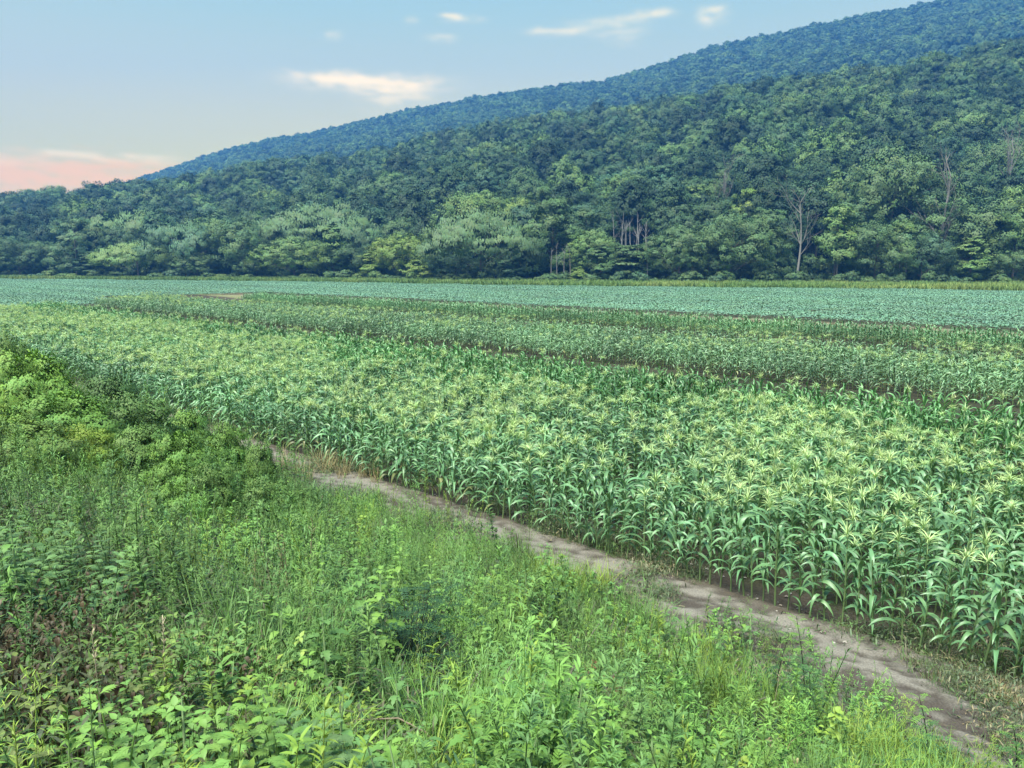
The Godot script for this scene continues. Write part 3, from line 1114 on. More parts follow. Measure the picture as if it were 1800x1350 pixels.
func along(pts: PackedVector3Array, t: float) -> Vector3:
	var u := clampf(t, 0.0, 0.999) * (pts.size() - 1)
	return pts[int(u)].lerp(pts[int(u) + 1], u - int(u))

# upright weed with many narrow leaves
func weed_fine(h: float, count: int, l: float, w: float, el0: float) -> ArrayMesh:
	var mb := MB.new()
	var st := stem_line(h, rnd(0.03, 0.16))
	mb.tube(st, PackedFloat32Array([0.0045, 0.004, 0.0035, 0.003, 0.0015]), 4, Color(0.8, 0.75, 0.9))
	for i in count:
		var t := rnd(0.12, 1.0)
		var c := shade(jit(W1, 0.16), 0.8 + 0.4 * t)
		mb.blade(along(st, t), dir_at(2.4 * i + rnd(-0.4, 0.4), el0 + rnd(-0.3, 0.4) + 0.5 * maxf(t - 0.7, 0.0)), l * rnd(0.6, 1.2) * (1.15 - 0.45 * t), w * rnd(0.8, 1.2), rnd(0.3, 1.1), 3, 0.2, c, shade(c, 1.12), 2)
	return mb.mesh()

# side-branched feathery weed
func weed_feather(h: float, branches: int) -> ArrayMesh:
	var mb := MB.new()
	var st := stem_line(h, 0.08)
	mb.tube(st, PackedFloat32Array([0.004, 0.0035, 0.003, 0.0025, 0.001]), 3, W1)
	for b in branches:
		var t := rnd(0.15, 1.0)
		var p := along(st, t)
		var d := dir_at(2.4 * b, rnd(0.5, 1.1))
		var bl := h * 0.3 * (1.15 - 0.6 * t)
		for i in 9:
			var q := p + d * (bl * (i + 1.0) / 9.0)
			var c := jit(W1, 0.15)
			mb.blade(q, (d * 0.5 + ball()).normalized(), rnd(0.035, 0.06), 0.0055, 0.4, 2, 0.0, c, shade(c, 1.15), 2)
	return mb.mesh()

# leaf cut into narrow lobes
func cut_leaf(mb: MB, p: Vector3, d: Vector3, l: float, c: Color) -> void:
	var side := d.cross(Vector3.UP).normalized()
	mb.blade(p, d, l, l * 0.2, 0.9, 4, 0.15, c, shade(c, 1.1), 2)
	for i in 4:
		var q := p + d * (l * (0.22 + 0.17 * i)) + Vector3.DOWN * (0.35 * l * pow(0.2 + 0.17 * i, 2.0))
		for sg in [-1.0, 1.0]:
			mb.blade(q, (d * 0.75 + side * sg * 0.8).normalized(), l * (0.46 - 0.06 * i), l * 0.13, 0.7, 3, 0.1, shade(c, rnd(0.9, 1.1)), c, 2)

func weed_cut(h: float, count: int) -> ArrayMesh:
	var mb := MB.new()
	var st := stem_line(h, 0.1)
	mb.tube(st, PackedFloat32Array([0.0055, 0.005, 0.0045, 0.004, 0.002]), 4, Color(1.1, 1.05, 1.0))
	for i in count:
		var t := 0.2 + 0.8 * (i + 1.0) / count
		cut_leaf(mb, along(st, t), dir_at(2.4 * i, rnd(0.15, 0.6) + 0.5 * maxf(t - 0.7, 0.0)), rnd(0.09, 0.14) * (1.2 - 0.5 * t), jit(W1, 0.14))
	return mb.mesh()

func vine_patch(count: int, hh: float, l: float) -> ArrayMesh:
	var mb := MB.new()
	for i in count:
		var a := rnd(0, TAU)
		var r := sqrt(rng.randf()) * 0.34
		var p := Vector3(cos(a) * r, hh * rnd(0.35, 1.0), sin(a) * r)
		var c := jit(W1, 0.34)
		if rng.randf() < 0.08: c = Color(2.2, 1.5, 0.8)
		mb.tube(PackedVector3Array([Vector3(p.x * 0.7, 0, p.z * 0.7), p]), PackedFloat32Array([0.002, 0.0012]), 3, Color(0.9, 0.8, 0.8))
		for k in (3 if rng.randf() < 0.5 else 1):
			mb.blade(p, dir_at(a + k * 2.0 + rnd(-0.5, 0.5), rnd(-0.1, 0.6)), l * rnd(0.65, 1.2), l * rnd(0.5, 0.68), rnd(0.4, 1.3), 4, 0.22, c, shade(c, 0.95), 1)
	return mb.mesh()

func grass_tuft(count: int, l: float, w: float, r: float) -> ArrayMesh:
	var mb := MB.new()
	for i in count:
		var a := rnd(0, TAU)
		var q := sqrt(rng.randf()) * r
		var c := jit(W1, 0.2)
		mb.blade(Vector3(cos(a) * q, -0.02, sin(a) * q), dir_at(rnd(0, TAU), rnd(0.85, 1.5)), l * rnd(0.5, 1.15), w, rnd(0.4, 1.6), 4, 0.0, shade(c, 0.9), shade(c, 1.25), 0)
	return mb.mesh()

func dead_patch() -> ArrayMesh:
	var mb := MB.new()
	for i in 16:
		var a := rnd(0, TAU)
		var p := Vector3(rnd(-0.3, 0.3), rnd(0.0, 0.12), rnd(-0.3, 0.3))
		mb.tube(PackedVector3Array([p, p + dir_at(a, rnd(-0.1, 0.8)) * rnd(0.1, 0.2), p + dir_at(a + 0.4, rnd(0, 0.7)) * rnd(0.25, 0.45)]), PackedFloat32Array([0.0025, 0.002, 0.001]), 3, Color(1.9, 1.8, 1.6))
	for i in 80:
		var c := jit(W1, 0.4)
		if rng.randf() < 0.3: c = Color(2.4, 2.2, 1.8) * rnd(0.7, 1.1)
		mb.blade(Vector3(rnd(-0.34, 0.34), rnd(0.02, 0.42), rnd(-0.34, 0.34)), dir_at(rnd(0, TAU), rnd(-0.9, 0.3)), rnd(0.04, 0.08), rnd(0.015, 0.035), rnd(1.5, 4.0), 4, 0.5, c, c, 1, rnd(-2, 2))
	return mb.mesh()

func clutter_patch() -> ArrayMesh:
	var mb := MB.new()
	for i in 70:
		var c := jit(W1, 0.3)
		mb.blade(Vector3(rnd(-0.3, 0.3), rnd(-0.02, 0.22), rnd(-0.3, 0.3)), dir_at(rnd(0, TAU), rnd(-0.2, 1.3)), rnd(0.04, 0.13), rnd(0.006, 0.022), rnd(0.2, 1.6), 3, 0.15, c, c, 2)
	return mb.mesh()

func broad_leaf(l: float, w: float, toothed: bool) -> ArrayMesh:
	var mb := MB.new()
	var c := jit(W1, 0.06)
	mb.tube(PackedVector3Array([Vector3.ZERO, Vector3(0.035, 0.006, 0)]), PackedFloat32Array([0.002, 0.0018]), 3, shade(c, 1.2))
	mb.blade(Vector3(0.03, 0.005, 0), Vector3(0.94, 0.34, 0), l, w, 1.25, 9, 0.2, c, shade(c, 1.08), 3 if toothed else 1)
	if toothed:
		for sg in [-1.0, 1.0]:
			mb.blade(Vector3(0.045, 0.008, 0), Vector3(0.75, 0.25, 0.62 * sg), l * 0.62, w * 0.55, 1.2, 7, 0.18, shade(c, rnd(0.93, 1.03)), c, 3)
	return mb.mesh()

func compound_leaf(l: float, pairs: int, lw: float) -> ArrayMesh:
	var mb := MB.new()
	var d := Vector3(0.9, 0.43, 0).normalized()
	var p := Vector3.ZERO
	for i in pairs + 1:
		var c := jit(W1, 0.12)
		var q := p + d * l / (pairs + 1.0)
		mb.tube(PackedVector3Array([p, q]), PackedFloat32Array([0.0018, 0.0016]), 3, W1)
		p = q
		if i == pairs:
			mb.blade(p, d, lw * 2.1, lw, 0.4, 3, 0.15, c, c, 1)
		else:
			for sg in [-1.0, 1.0]:
				mb.blade(p, Vector3(0.35, 0.15, sg).normalized(), lw * 2.0 * rnd(0.85, 1.1), lw, 0.4, 3, 0.15, c, c, 1)
		d = (d + Vector3.DOWN * 0.11).normalized()
	return mb.mesh()

func tinted(called: String, c: Color, rough := 0.55) -> StandardMaterial3D:
	return leaf_mat(called, c, rough, 0.35, 0.35)

func make_bank_plants() -> void:
	rng.seed = 303
	var sp := {"fine": [], "slim": [], "feather": [], "cut": [], "vine": [], "grass": [], "lawn": [], "dead": [], "clutter": [], "leafy": []}
	for i in 5:
		sp.fine.append(weed_fine(rnd(0.62, 0.85), 62, 0.085, 0.014, 0.45))
		sp.slim.append(weed_fine(rnd(0.6, 0.9), 46, 0.07, 0.008, 0.75))
		sp.leafy.append(weed_fine(rnd(0.4, 0.6), 30, 0.1, 0.036, 0.3))
		sp.feather.append(weed_feather(rnd(0.6, 0.8), 26))
		sp.cut.append(weed_cut(rnd(0.5, 0.7), 17))
		sp.vine.append(vine_patch(40, 0.4, 0.058))
		sp.grass.append(grass_tuft(64, 0.5, 0.008, 0.16))
	for i in 3:
		sp.lawn.append(grass_tuft(34, 0.16, 0.006, 0.16))
		sp.dead.append(dead_patch())
		sp.clutter.append(clutter_patch())

	# what grows where on the bank: [px, py, plant height, radius, kind, tint]
	var zones := [
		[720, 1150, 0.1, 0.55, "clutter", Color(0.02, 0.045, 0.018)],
		[60, 1120, 0.35, 0.55, "dead", BR], [20, 1060, 0.35, 0.5, "dead", BR], [110, 1060, 0.35, 0.4, "dead", BR], [350, 1195, 0.25, 0.3, "dead", BR], [120, 1230, 0.3, 0.3, "dead", BR], [200, 1030, 0.3, 0.25, "dead", BR],
		[230, 1085, 0.4, 0.55, "vine", Color(0.13, 0.21, 0.045)], [330, 1120, 0.35, 0.45, "vine", Color(0.1, 0.19, 0.045)], [450, 1160, 0.3, 0.4, "vine", Color(0.17, 0.25, 0.05)], [150, 1180, 0.35, 0.4, "vine", Color(0.15, 0.2, 0.06)], [230, 1300, 0.3, 0.4, "vine", BG], [60, 1260, 0.3, 0.4, "vine", Color(0.13, 0.17, 0.05)], [640, 1250, 0.3, 0.35, "vine", YG],
		[330, 1290, 0.5, 0.4, "cut", BG], [450, 1290, 0.5, 0.35, "cut", BL], [620, 1320, 0.5, 0.3, "cut", BL], [40, 1320, 0.3, 0.35, "slim", BL],
		[40, 950, 0.6, 1.0, "cut", BL], [150, 930, 0.6, 0.8, "fine", MG], [80, 830, 0.7, 1.2, "fine", MG], [260, 960, 0.6, 0.8, "fine", MG], [430, 1010, 0.5, 0.5, "slim", Color(0.15, 0.15, 0.06)],
		[330, 850, 0.7, 1.3, "slim", MG], [420, 900, 0.7, 0.9, "leafy", BG], [540, 1010, 0.6, 0.7, "fine", MG], [590, 950, 0.7, 0.8, "fine", BG], [540, 1130, 0.5, 0.5, "fine", MG],
		[590, 860, 0.5, 0.9, "grass", Color(0.08, 0.17, 0.05)], [700, 890, 0.7, 0.7, "feather", BG], [800, 935, 0.8, 0.9, "feather", Color(0.13, 0.26, 0.05)], [850, 950, 0.6, 0.6, "feather", BG],
		[960, 1010, 0.3, 0.7, "grass", YG], [1030, 1070, 0.4, 0.6, "grass", Color(0.12, 0.2, 0.06)], [650, 960, 0.7, 0.8, "fine", Color(0.13, 0.26, 0.05)],
		[1250, 1140, 0.45, 0.7, "grass", YG], [1300, 1190, 0.4, 0.6, "grass", Color(0.15, 0.27, 0.045)], [1400, 1260, 0.4, 0.5, "fine", BG], [1480, 1260, 0.35, 0.5, "grass", YG], [1600, 1320, 0.3, 0.5, "grass", YG], [1180, 1110, 0.5, 0.5, "leafy", BG],
		[1080, 1190, 0.4, 0.22, "dead", Color(0.16, 0.07, 0.04)], [1260, 1300, 0.4, 0.4, "fine", BG], [1330, 1330, 0.3, 0.3, "dead", TAN],
		 [950, 1150, 0.5, 0.6, "leafy", MG], [800, 1050, 0.6, 0.6, "leafy", BG],
		[100, 760, 0.9, 1.5, "fine", BG], [300, 780, 0.9, 1.6, "fine", Color(0.1, 0.2, 0.05)], [50, 690, 1.0, 2.0, "fine", YG], [430, 800, 0.7, 1.4, "fine", BG],
	]
	for z in zones: z.append(spot(z[0], z[1], z[2]))
	var xs := {}
	var cs := {}
	var s := -3.0
	while s < 52.0:
		var D := -0.2
		while D < 10.8:
			var near := clampf(sqrt(D * D + s * s) / 14.0, 0.0, 1.0)
			var step := lerpf(0.14, 0.23, near)
			var p := fld(D + rnd(-0.5, 0.5) * step, s + rnd(-0.5, 0.5) * step)
			D += step
			if -p.z < 0.9 or absf(px_of(p) - 900.0) > 1250.0: continue
			var edge := smoothstep(10.15, 9.5, D + noise_b.get_noise_2d(p.x * 8.0, p.z * 8.0) * 1.2 + 0.4 * smoothstep(7.0, 2.0, s))
			if rng.randf() > edge: continue
			p.y = ground(p)
			var kind := ""
			var tint := MG
			var n := noise_b.get_noise_2d(p.x * 6.0, p.z * 6.0)
			for z in zones:
				if Vector2(p.x - z[6].x, p.z - z[6].z).length() < z[3] * (1.0 + n * 0.8) and rng.randf() < (0.5 if z[4] == "dead" else 0.8):
					kind = z[4]
					tint = z[5]
					break
			if kind == "":
				var m := noise.get_noise_2d(p.x * 14.0 + 200.0, p.z * 14.0) + rnd(-0.16, 0.16)
				kind = "slim" if m < -0.22 else ("fine" if m < 0.0 else ("leafy" if m < 0.12 else ("feather" if m < 0.24 else "grass")))
				tint = [MG, Color(0.11, 0.22, 0.06), BG, YG][clampi(int(2.0 + n * 4.0 + rnd(-0.9, 0.9)), 0, 3)]
			var size := rnd(0.75, 1.2) * (1.0 + 0.75 * noise_b.get_noise_2d(p.x * 15.0 + 40.0, p.z * 15.0)) * (0.85 if D < 2.5 else 1.0)
			if D > 8.0 and s < 6.0: size *= 0.65
			if kind in ["vine", "clutter", "lawn"] and rng.randf() < 0.45: continue
			if kind in ["vine", "dead", "cut"]: size = clampf(size, 0.6, 0.95)
			if kind in ["fine", "slim"] and s > 16.0: size *= 1.35
			add_copy(xs, cs, kind, sp[kind].size(), turn(p, rnd(0, TAU), size, rnd(0.0, 0.25)), jit(shade(tint, 1.05 + 0.6 * noise_b.get_noise_2d(p.x * 11.0, p.z * 11.0 + 70.0)), 0.15))
			if rng.randf() < 0.8:
				add_copy(xs, cs, "clutter", 3, turn(p + Vector3(rnd(-0.1, 0.1), 0, rnd(-0.1, 0.1)), rnd(0, TAU), rnd(0.7, 1.2)), jit([DG, MG, Color(0.09, 0.1, 0.045)][rng.randi() % 3], 0.25))
		s += lerpf(0.14, 0.23, clampf(absf(s) / 14.0, 0.0, 1.0))
	# sparse weeds and grass on the track, in the wheel-free strips and under the first corn row
	for i in 15000:
		var d := rnd(8.5, 11.8)
		var p := fld(d, rnd(-5.0, 40.0))
		var n := noise_b.get_noise_2d(p.x * 7.0, p.z * 7.0) + 0.55 * noise.get_noise_2d(p.x * 12.0, p.z * 12.0)
		var want := 0.62 if d < 9.5 else (0.34 if d < 10.0 else (0.3 if d < 10.4 else (0.12 if d < 10.9 else 0.5)))
		if n * 1.3 + 0.45 < 1.0 - want: continue
		p.y = ground(p) + 0.01
		add_copy(xs, cs, "lawn" if rng.randf() < 0.8 else "clutter", 3, turn(p, rnd(0, TAU), rnd(0.5, 1.25)), jit([Color(0.09, 0.13, 0.06), Color(0.12, 0.16, 0.08), Color(0.22, 0.2, 0.11), Color(0.1, 0.18, 0.05)][rng.randi() % 4], 0.2))
	var clod_mesh := MB.new()
	for k in 8:
		var yy := 0.35 if k % 2 == 0 else 0.0
		var o := Vector3(cos(k * PI / 4.0) * (0.7 if k % 2 == 0 else 1.0), yy, sin(k * PI / 4.0) * (0.7 if k % 2 == 0 else 1.0))
		clod_mesh.vert(o, (o + Vector3.UP * 0.3).normalized(), W1)
	clod_mesh.vert(Vector3(0.1, 0.6, 0), Vector3.UP, W1)
	for k in 8: clod_mesh.tri(k, (k + 1) % 8, 8)
	var kx := []
	var kc := []
	for i in 5200:
		var d := rnd(8.9, 11.9)
		var p := fld(d, rnd(-5.0, 34.0))
		if noise_b.get_noise_2d(p.x * 10.0, p.z * 10.0) + rnd(-0.3, 0.3) < -0.05: continue
		p.y = ground(p) + 0.015
		kx.append(turn(p, rnd(0, TAU), 0.008 + 0.03 * pow(rng.randf(), 3.0)))
		kc.append(jit([Color(0.22, 0.2, 0.165), Color(0.1, 0.082, 0.066), Color(0.3, 0.28, 0.24)][rng.randi() % 3], 0.2))
	scatter("dirt", clod_mesh.mesh(), leaf_mat("clod", W1, 0.95, 0.2, 0.0), kx, kc, "crumbly clods of dry dirt scattered over the track", "dirt")
	var said := {
		"fine": ["weeds", "tall narrow-leaved green weeds crowding the grassy bank"], "slim": ["weeds", "thin grey-green weeds with needle-like leaves on the bank"], "leafy": ["weeds", "short leafy green weeds filling the bank"],
		"feather": ["weeds", "bright feathery green weeds at the bank's edge by the track"], "cut": ["weeds", "blue-green weeds with deeply cut leaves on the near bank"], "vine": ["vines", "yellow-green vine leaves sprawling over the near bank at lower left"],
		"grass": ["grass", "long bright green grass on the bank beside the track"], "lawn": ["grass", "low sparse grass growing on the dirt track"], "dead": ["dead_leaves", "withered brown leaves and twigs on the bank at lower left"], "clutter": ["undergrowth", "low green undergrowth covering the soil of the bank"],
	}
	var bm := leaf_mat("bank_leaf", W1, 0.55, 0.4, 0.4)
	for key in xs:
		scatter(said[key.x][0], sp[key.x][key.y], bm, xs[key], cs[key], said[key.x][1], said[key.x][0].replace("_", " "))
	bank_things()

func add_copy(xs: Dictionary, cs: Dictionary, kind: String, count: int, xf: Transform3D, c: Color) -> void:
	var key := StrKey.of(kind, rng.randi() % count)
	if not xs.has(key):
		xs[key] = []
		cs[key] = []
	xs[key].append(xf)
	cs[key].append(c)

class StrKey:
	var x := ""
	var y := 0
	static var made := {}
	static func of(k: String, n: int) -> StrKey:
		var id := k + str(n)
		if not made.has(id):
			var o := StrKey.new()
			o.x = k
			o.y = n
			made[id] = o
		return made[id]

func broad_plant(at: Vector3, h: float, leaves: Array, mat: Material, stem_mat: Material, label: String, group: String, called := "broadleaf_weed", size := 1.0) -> void:
	var t := thing(called, at, label, "weed", group)
	t.rotation.y = rnd(0, TAU)
	var mb := MB.new()
	var st := stem_line(h, rnd(0.02, 0.12))
	mb.tube(st, PackedFloat32Array([0.011, 0.01, 0.0085, 0.006, 0.003]), 5, W1)
	part("stem", mb.mesh(), stem_mat, t)
	var n := int(h / 0.11)
	for i in n:
		var u := 0.22 + 0.78 * (i + 1.0) / n
		for sg in 2:
			var b := Basis(Vector3.UP, PI * sg + i * PI * 0.5 + rnd(-0.3, 0.3)) * Basis(Vector3(0, 0, 1), rnd(-0.35, 0.15) + 0.45 * maxf(u - 0.7, 0.0) / 0.3)
			part("leaf", leaves[rng.randi() % leaves.size()], mat, t, Transform3D(b.scaled_local(Vector3.ONE * size * rnd(0.75, 1.15) * (1.0 - 0.55 * maxf(u - 0.75, 0.0) / 0.25)), along(st, u)))

func bank_mark(px: float, py: float) -> String:
	if py > 1240.0: return "at the bottom edge, " + ("left of centre" if px < 760.0 else ("in the centre" if px < 1000.0 else "right of centre"))
	if px < 620.0: return "among the fine weeds left of the dark pinnate bush"
	if px < 860.0: return "above the dark pinnate bush" if py < 1050.0 else "below the dark pinnate bush"
	if px < 1050.0: return "below the tallest weed by the track" if py < 1130.0 else "left of the red-brown clump"
	return "close to the track by the seed spikes" if py < 1120.0 else "between red-brown clump and dry straw stalk"

func bank_things() -> void:
	rng.seed = 404
	var pale := tinted("weed_stem", Color(0.28, 0.4, 0.18))
	var wide := []
	var lobed := []
	var simple := []
	for i in 3:
		wide.append(broad_leaf(0.17, 0.085, true))
		lobed.append(broad_leaf(0.15, 0.05, true))
		simple.append(broad_leaf(0.13, 0.07, false))
	var gm := tinted("broad_leaf_green", Color(0.11, 0.225, 0.05))
	var ym := tinted("broad_leaf_light", Color(0.15, 0.275, 0.05))
	var bm := tinted("broad_leaf_bluish", Color(0.105, 0.21, 0.06))
	# [px, py of the top, height, leaf list, material, label]
	var L := [
		[700, 965, 0.9, wide, ym, "light green broad-leaved weed rising above the dark pinnate bush"], [640, 985, 0.9, wide, gm, "broad-leaved weed just left of the dark pinnate bush"], [670, 1010, 0.9, wide, ym, "broad-leaved weed with pale stem over the left side of the dark pinnate bush"],
		[960, 965, 1.0, wide, gm, "tall leafy weed standing highest against the track's bend"], [1000, 1000, 0.9, wide, gm, "leafy weed right beside the tallest weed by the track"], [925, 1005, 0.8, lobed, bm, "bluish weed left of the tallest weed by the track"],
		[860, 1165, 0.7, wide, gm, "large-leaved weed with thick pale stem at lower middle"], [950, 1205, 0.75, wide, gm, "large-leaved weed with bare pale stem, lower middle, by the seed spikes"], [1060, 1190, 0.7, wide, ym, "light large-leaved weed behind the red-brown clump"], [840, 1240, 0.6, wide, gm, "large-leaved weed with hairy pale stem low in the centre"], [1010, 1245, 0.65, lobed, bm, "bluish lobed weed low in the centre"], [1090, 1270, 0.6, wide, ym, "light broad-leaved weed at the lower edge, right of centre"],
		[920, 1300, 0.55, lobed, gm, "lobed green weed at the lower edge of the view, centre"], [740, 1300, 0.5, lobed, bm, "bluish lobed weed at the lower edge, left of centre"], [640, 1290, 0.5, lobed, gm, "lobed weed beside the arching dead cane"], [1200, 1200, 0.65, wide, gm, "broad-leaved weed below the bright grass"], [1180, 1260, 0.6, wide, bm, "drooping broad-leaved weed near the dry straw stalk"], [1240, 1285, 0.55, wide, gm, "broad-leaved weed left of the dry straw stalk"],
		[320, 1235, 0.5, lobed, gm, "feathery-lobed green weed among the vines"], [400, 1250, 0.45, lobed, bm, "bluish lobed weed below the dead vine patch"], [480, 1240, 0.45, lobed, gm, "lobed weed right of the dead vine patch"], [560, 1270, 0.45, lobed, gm, "lobed weed at the lower edge under the fine weeds"],
		[330, 885, 0.8, simple, ym, "light leaf rosette on a stem in the left middle of the bank"], [420, 840, 0.9, wide, gm, "broad-leaved weed in front of the corn's far rows"], [400, 800, 0.9, wide, ym, "light broad-leaved weed near the track's far end"], [370, 860, 0.9, wide, gm, "broad-leaved weed on the middle of the bank"], [450, 880, 0.9, simple, gm, "round-leaved weed on the middle of the bank"], [500, 850, 0.8, wide, ym, "light broad-leaved weed by the tan grass"], [20, 910, 0.8, wide, gm, "large-leaved weed at the left edge of the view"],
		[570, 960, 0.85, wide, ym, "light green broad-leaved weed left of the bending track"], [610, 930, 0.8, wide, gm, "broad-leaved weed behind the feathery weeds"], [760, 985, 0.8, simple, ym, "light round-leaved weed above the dark pinnate bush"], [805, 1000, 0.8, wide, gm, "broad-leaved weed right of the dark pinnate bush"], [850, 1020, 0.75, wide, gm, "broad-leaved weed between pinnate bush and track"], [890, 1060, 0.7, wide, ym, "light broad-leaved weed on the bank's middle right"], [1060, 1050, 0.6, wide, gm, "lone broad-leaved weed close to the wheel rut"], [1120, 1110, 0.6, wide, gm, "broad-leaved weed among the seed spikes"],
		[1220, 1100, 0.6, lobed, ym, "light lobed weed standing over the bright grass"], [550, 1000, 0.8, lobed, gm, "lobed weed left of the pale-stemmed weeds"], [770, 1180, 0.6, lobed, gm, "lobed weed below the dark pinnate bush"], [700, 1200, 0.5, lobed, bm, "bluish weed below the dark pinnate bush, left side"], [1140, 1330, 0.5, wide, gm, "broad-leaved weed at the bottom edge, right of centre"], [1030, 1320, 0.5, wide, ym, "light broad-leaved weed at the bottom edge of the view"],
	]
	for a in L:
		broad_plant(spot(a[0], a[1], a[2]), a[2], a[3], a[4], pale, a[5], "broad-leaved weeds on the bank", "broadleaf_weed", 0.6 if a[0] < 600.0 else 1.0)
	for i in 90:   # more of the same between them
		var px := rnd(480, 1330)
		var py := lerpf(970, 1330, rng.randf()) + maxf(px - 900.0, 0.0) * 0.25
		if py > 1345.0 or Vector2(px - 720.0, py - 1100.0).length() < 150.0: continue
		var h := rnd(0.45, 0.75)
		var pick := rng.randi() % 3
		broad_plant(spot(px, py, h), h, [wide, lobed, simple][pick], [gm, ym, bm][rng.randi() % 3], pale, "smaller %s weed %s" % [["broad-leaved", "lobed", "round-leaved"][pick], bank_mark(px, py)], "broad-leaved weeds on the bank", "broadleaf_weed", 0.85)

	# pinnate saplings and the dark pinnate bush
	var dark_stem := tinted("dark_stem", Color(0.035, 0.03, 0.028), 0.7)
	var fern := []
	for i in 3: fern.append(compound_leaf(0.2, 6, 0.02))
	var dm := tinted("pinnate_dark", Color(0.03, 0.078, 0.03))
	var lm := tinted("pinnate_light", Color(0.13, 0.25, 0.045))
	var pg := tinted("pinnate_green", Color(0.07, 0.16, 0.05))
	var P := [
		[1425, 1088, 1.25, pg, lm, "tall dark-stemmed sapling with pinnate leaves and a bright tip, against the track"], [1365, 1120, 0.95, dm, lm, "dark pinnate sapling left of the tallest one by the track"], [1430, 1180, 0.9, dm, dm, "dark pinnate sapling lower on the bank by the dry stalk"], [1640, 1232, 0.75, pg, lm, "slender pinnate sapling tip over the track at lower right"], [1795, 1262, 0.6, pg, lm, "pinnate sapling at the right edge of the view"], [1170, 1205, 0.75, gm, ym, "dark-stemmed sapling with drooping light leaves, lower middle right"],
		[790, 985, 0.75, dm, pg, "dark twig sapling standing over the pinnate bush"], [870, 1005, 0.65, dm, lm, "leaning dark twig sapling with a curled light tip"],
	]
	for a in P:
		var at := spot(a[0], a[1], a[2])
		var t := thing("pinnate_sapling", at, a[5], "sapling", "saplings with pinnate leaves on the bank")
		var mb := MB.new()
		var st := stem_line(a[2], rnd(0.05, 0.2))
		mb.tube(st, PackedFloat32Array([0.008, 0.007, 0.006, 0.0045, 0.0025]), 5, W1)
		part("stem", mb.mesh(), dark_stem, t)
		var n := int(a[2] * 26.0)
		for i in n:
			var u := 0.15 + 0.85 * (i + 1.0) / n
			var b := Basis(Vector3.UP, 2.4 * i) * Basis(Vector3(0, 0, 1), rnd(-0.3, 0.3) + 0.8 * maxf(u - 0.75, 0.0))
			part("compound_leaf", fern[i % 3], a[4] if u > 0.7 else a[3], t, Transform3D(b.scaled_local(Vector3.ONE * rnd(0.9, 1.3) * (1.3 - 0.75 * u)), along(st, u)))
	var bush_at := spot(720, 1170, 0.05)
	var bt := thing("pinnate_bush", bush_at, "low dark green bush of pinnate leaves with a shadowed hollow beneath", "bush")
	for k in 26:
		var st := PackedVector3Array()
		var a := rnd(0, TAU)
		var reach := rnd(0.15, 0.75)
		for i in 5:
			var u := i / 4.0
			st.append(Vector3(cos(a) * reach * u, (0.8 - reach * 0.4) * u - 0.03, sin(a) * reach * u))
		var mb := MB.new()
		mb.tube(st, PackedFloat32Array([0.006, 0.005, 0.004, 0.003, 0.002]), 4, W1)
		var br := part("branch", mb.mesh(), dark_stem, bt)
		for i in 7:
			var u := 0.3 + 0.1 * (i + 1.0)
			part("compound_leaf", fern[i % 3], dm, br, Transform3D((Basis(Vector3.UP, 2.4 * i + k) * Basis(Vector3(0, 0, 1), rnd(-0.5, 0.2))).scaled_local(Vector3.ONE * rnd(0.7, 1.1)), along(st, u)))

	# shrubs along the far part of the bank
	rng.seed = 505
	for i in 3: tree_kind("shrub%d" % i, "bush", 1.6, 1.15, 18, 44, 0.052, Color(0.1, 0.1, 0.1), 8)
	var S := [
		[15, 585, 20, 1.5, MG, "dark green shrub tip at the left edge before the corn"], [45, 615, 17, 2.4, Color(0.15, 0.28, 0.05), "bright yellow-green shrub at the left edge of the bank"], [185, 650, 18.5, 2.2, Color(0.06, 0.125, 0.035), "dark green shrub with shadowed holes on the bank"], [235, 690, 16.5, 2.2, Color(0.09, 0.175, 0.045), "mid green shrub in front of the dark holed shrub"], [105, 690, 15, 2.4, BG, "light green shrub right of the yellow-green shrub"],
		[325, 712, 18, 1.5, BG, "soft bright green shrub nearest to the far end of the track"], [400, 742, 17.5, 1.1, BG, "small bright green shrub at the track's edge"], [20, 740, 12.5, 2.2, Color(0.12, 0.2, 0.045), "yellowish shrub low at the left edge of the bank"], [240, 740, 14.5, 1.6, MG, "low green shrub below the dark holed shrub"], [150, 745, 13.5, 1.3, YG, "small yellow-green shrub between two darker shrubs"], [310, 760, 14, 1.3, Color(0.13, 0.25, 0.05), "low light green shrub left of the track's far end"], [450, 772, 16, 1.0, MG, "small green shrub beside the tan grass"],
	]
	for i in 22:   # smaller shrubs that carry the thicket on down the bank
		var p := fld(rnd(4.6, 8.3), rnd(10.5, 24.0))
		var px := px_of(p)
		var zd := -p.z
		var top_y := ground(p) + rnd(0.6, 1.15)
		S.append([px, HORIZON + (EYE - top_y) / zd * F, zd, rnd(0.9, 1.7), [MG, BG, Color(0.1, 0.21, 0.055)][i % 3], "%s shrub in the thicket running down the bank toward the track" % ["low green", "low light green", "soft mid green"][i % 3]])
	for i in S.size():
		var a = S[i]
		var top := at_depth(a[0], a[1], a[2])
		var at := Vector3(top.x, 0, top.z)
		at.y = ground(at)
		var t := thing("shrub", at, a[5], "shrub", "shrubs on the far part of the bank")
		var kd = kinds["shrub%d" % (i % 3)]
		var w: float = a[3] * 0.5 / 1.15
		var h: float = (top.y - at.y) / 1.5
		t.transform = Transform3D(Basis(Vector3.UP, i * 2.1).scaled_local(Vector3(w, h, w)), at)
		part("foliage", kd.crown, leaf_mat("shrub_%d" % i, shade(a[4], 10.0), 0.6, 0.35, 0.35), t)
		part("stem", kd.trunk, bark_mat(), t)

	# seed spikes, straw stalks, tan grass
	rng.seed = 606
	var spike_stem := tinted("spike_stem", Color(0.14, 0.19, 0.08), 0.8)
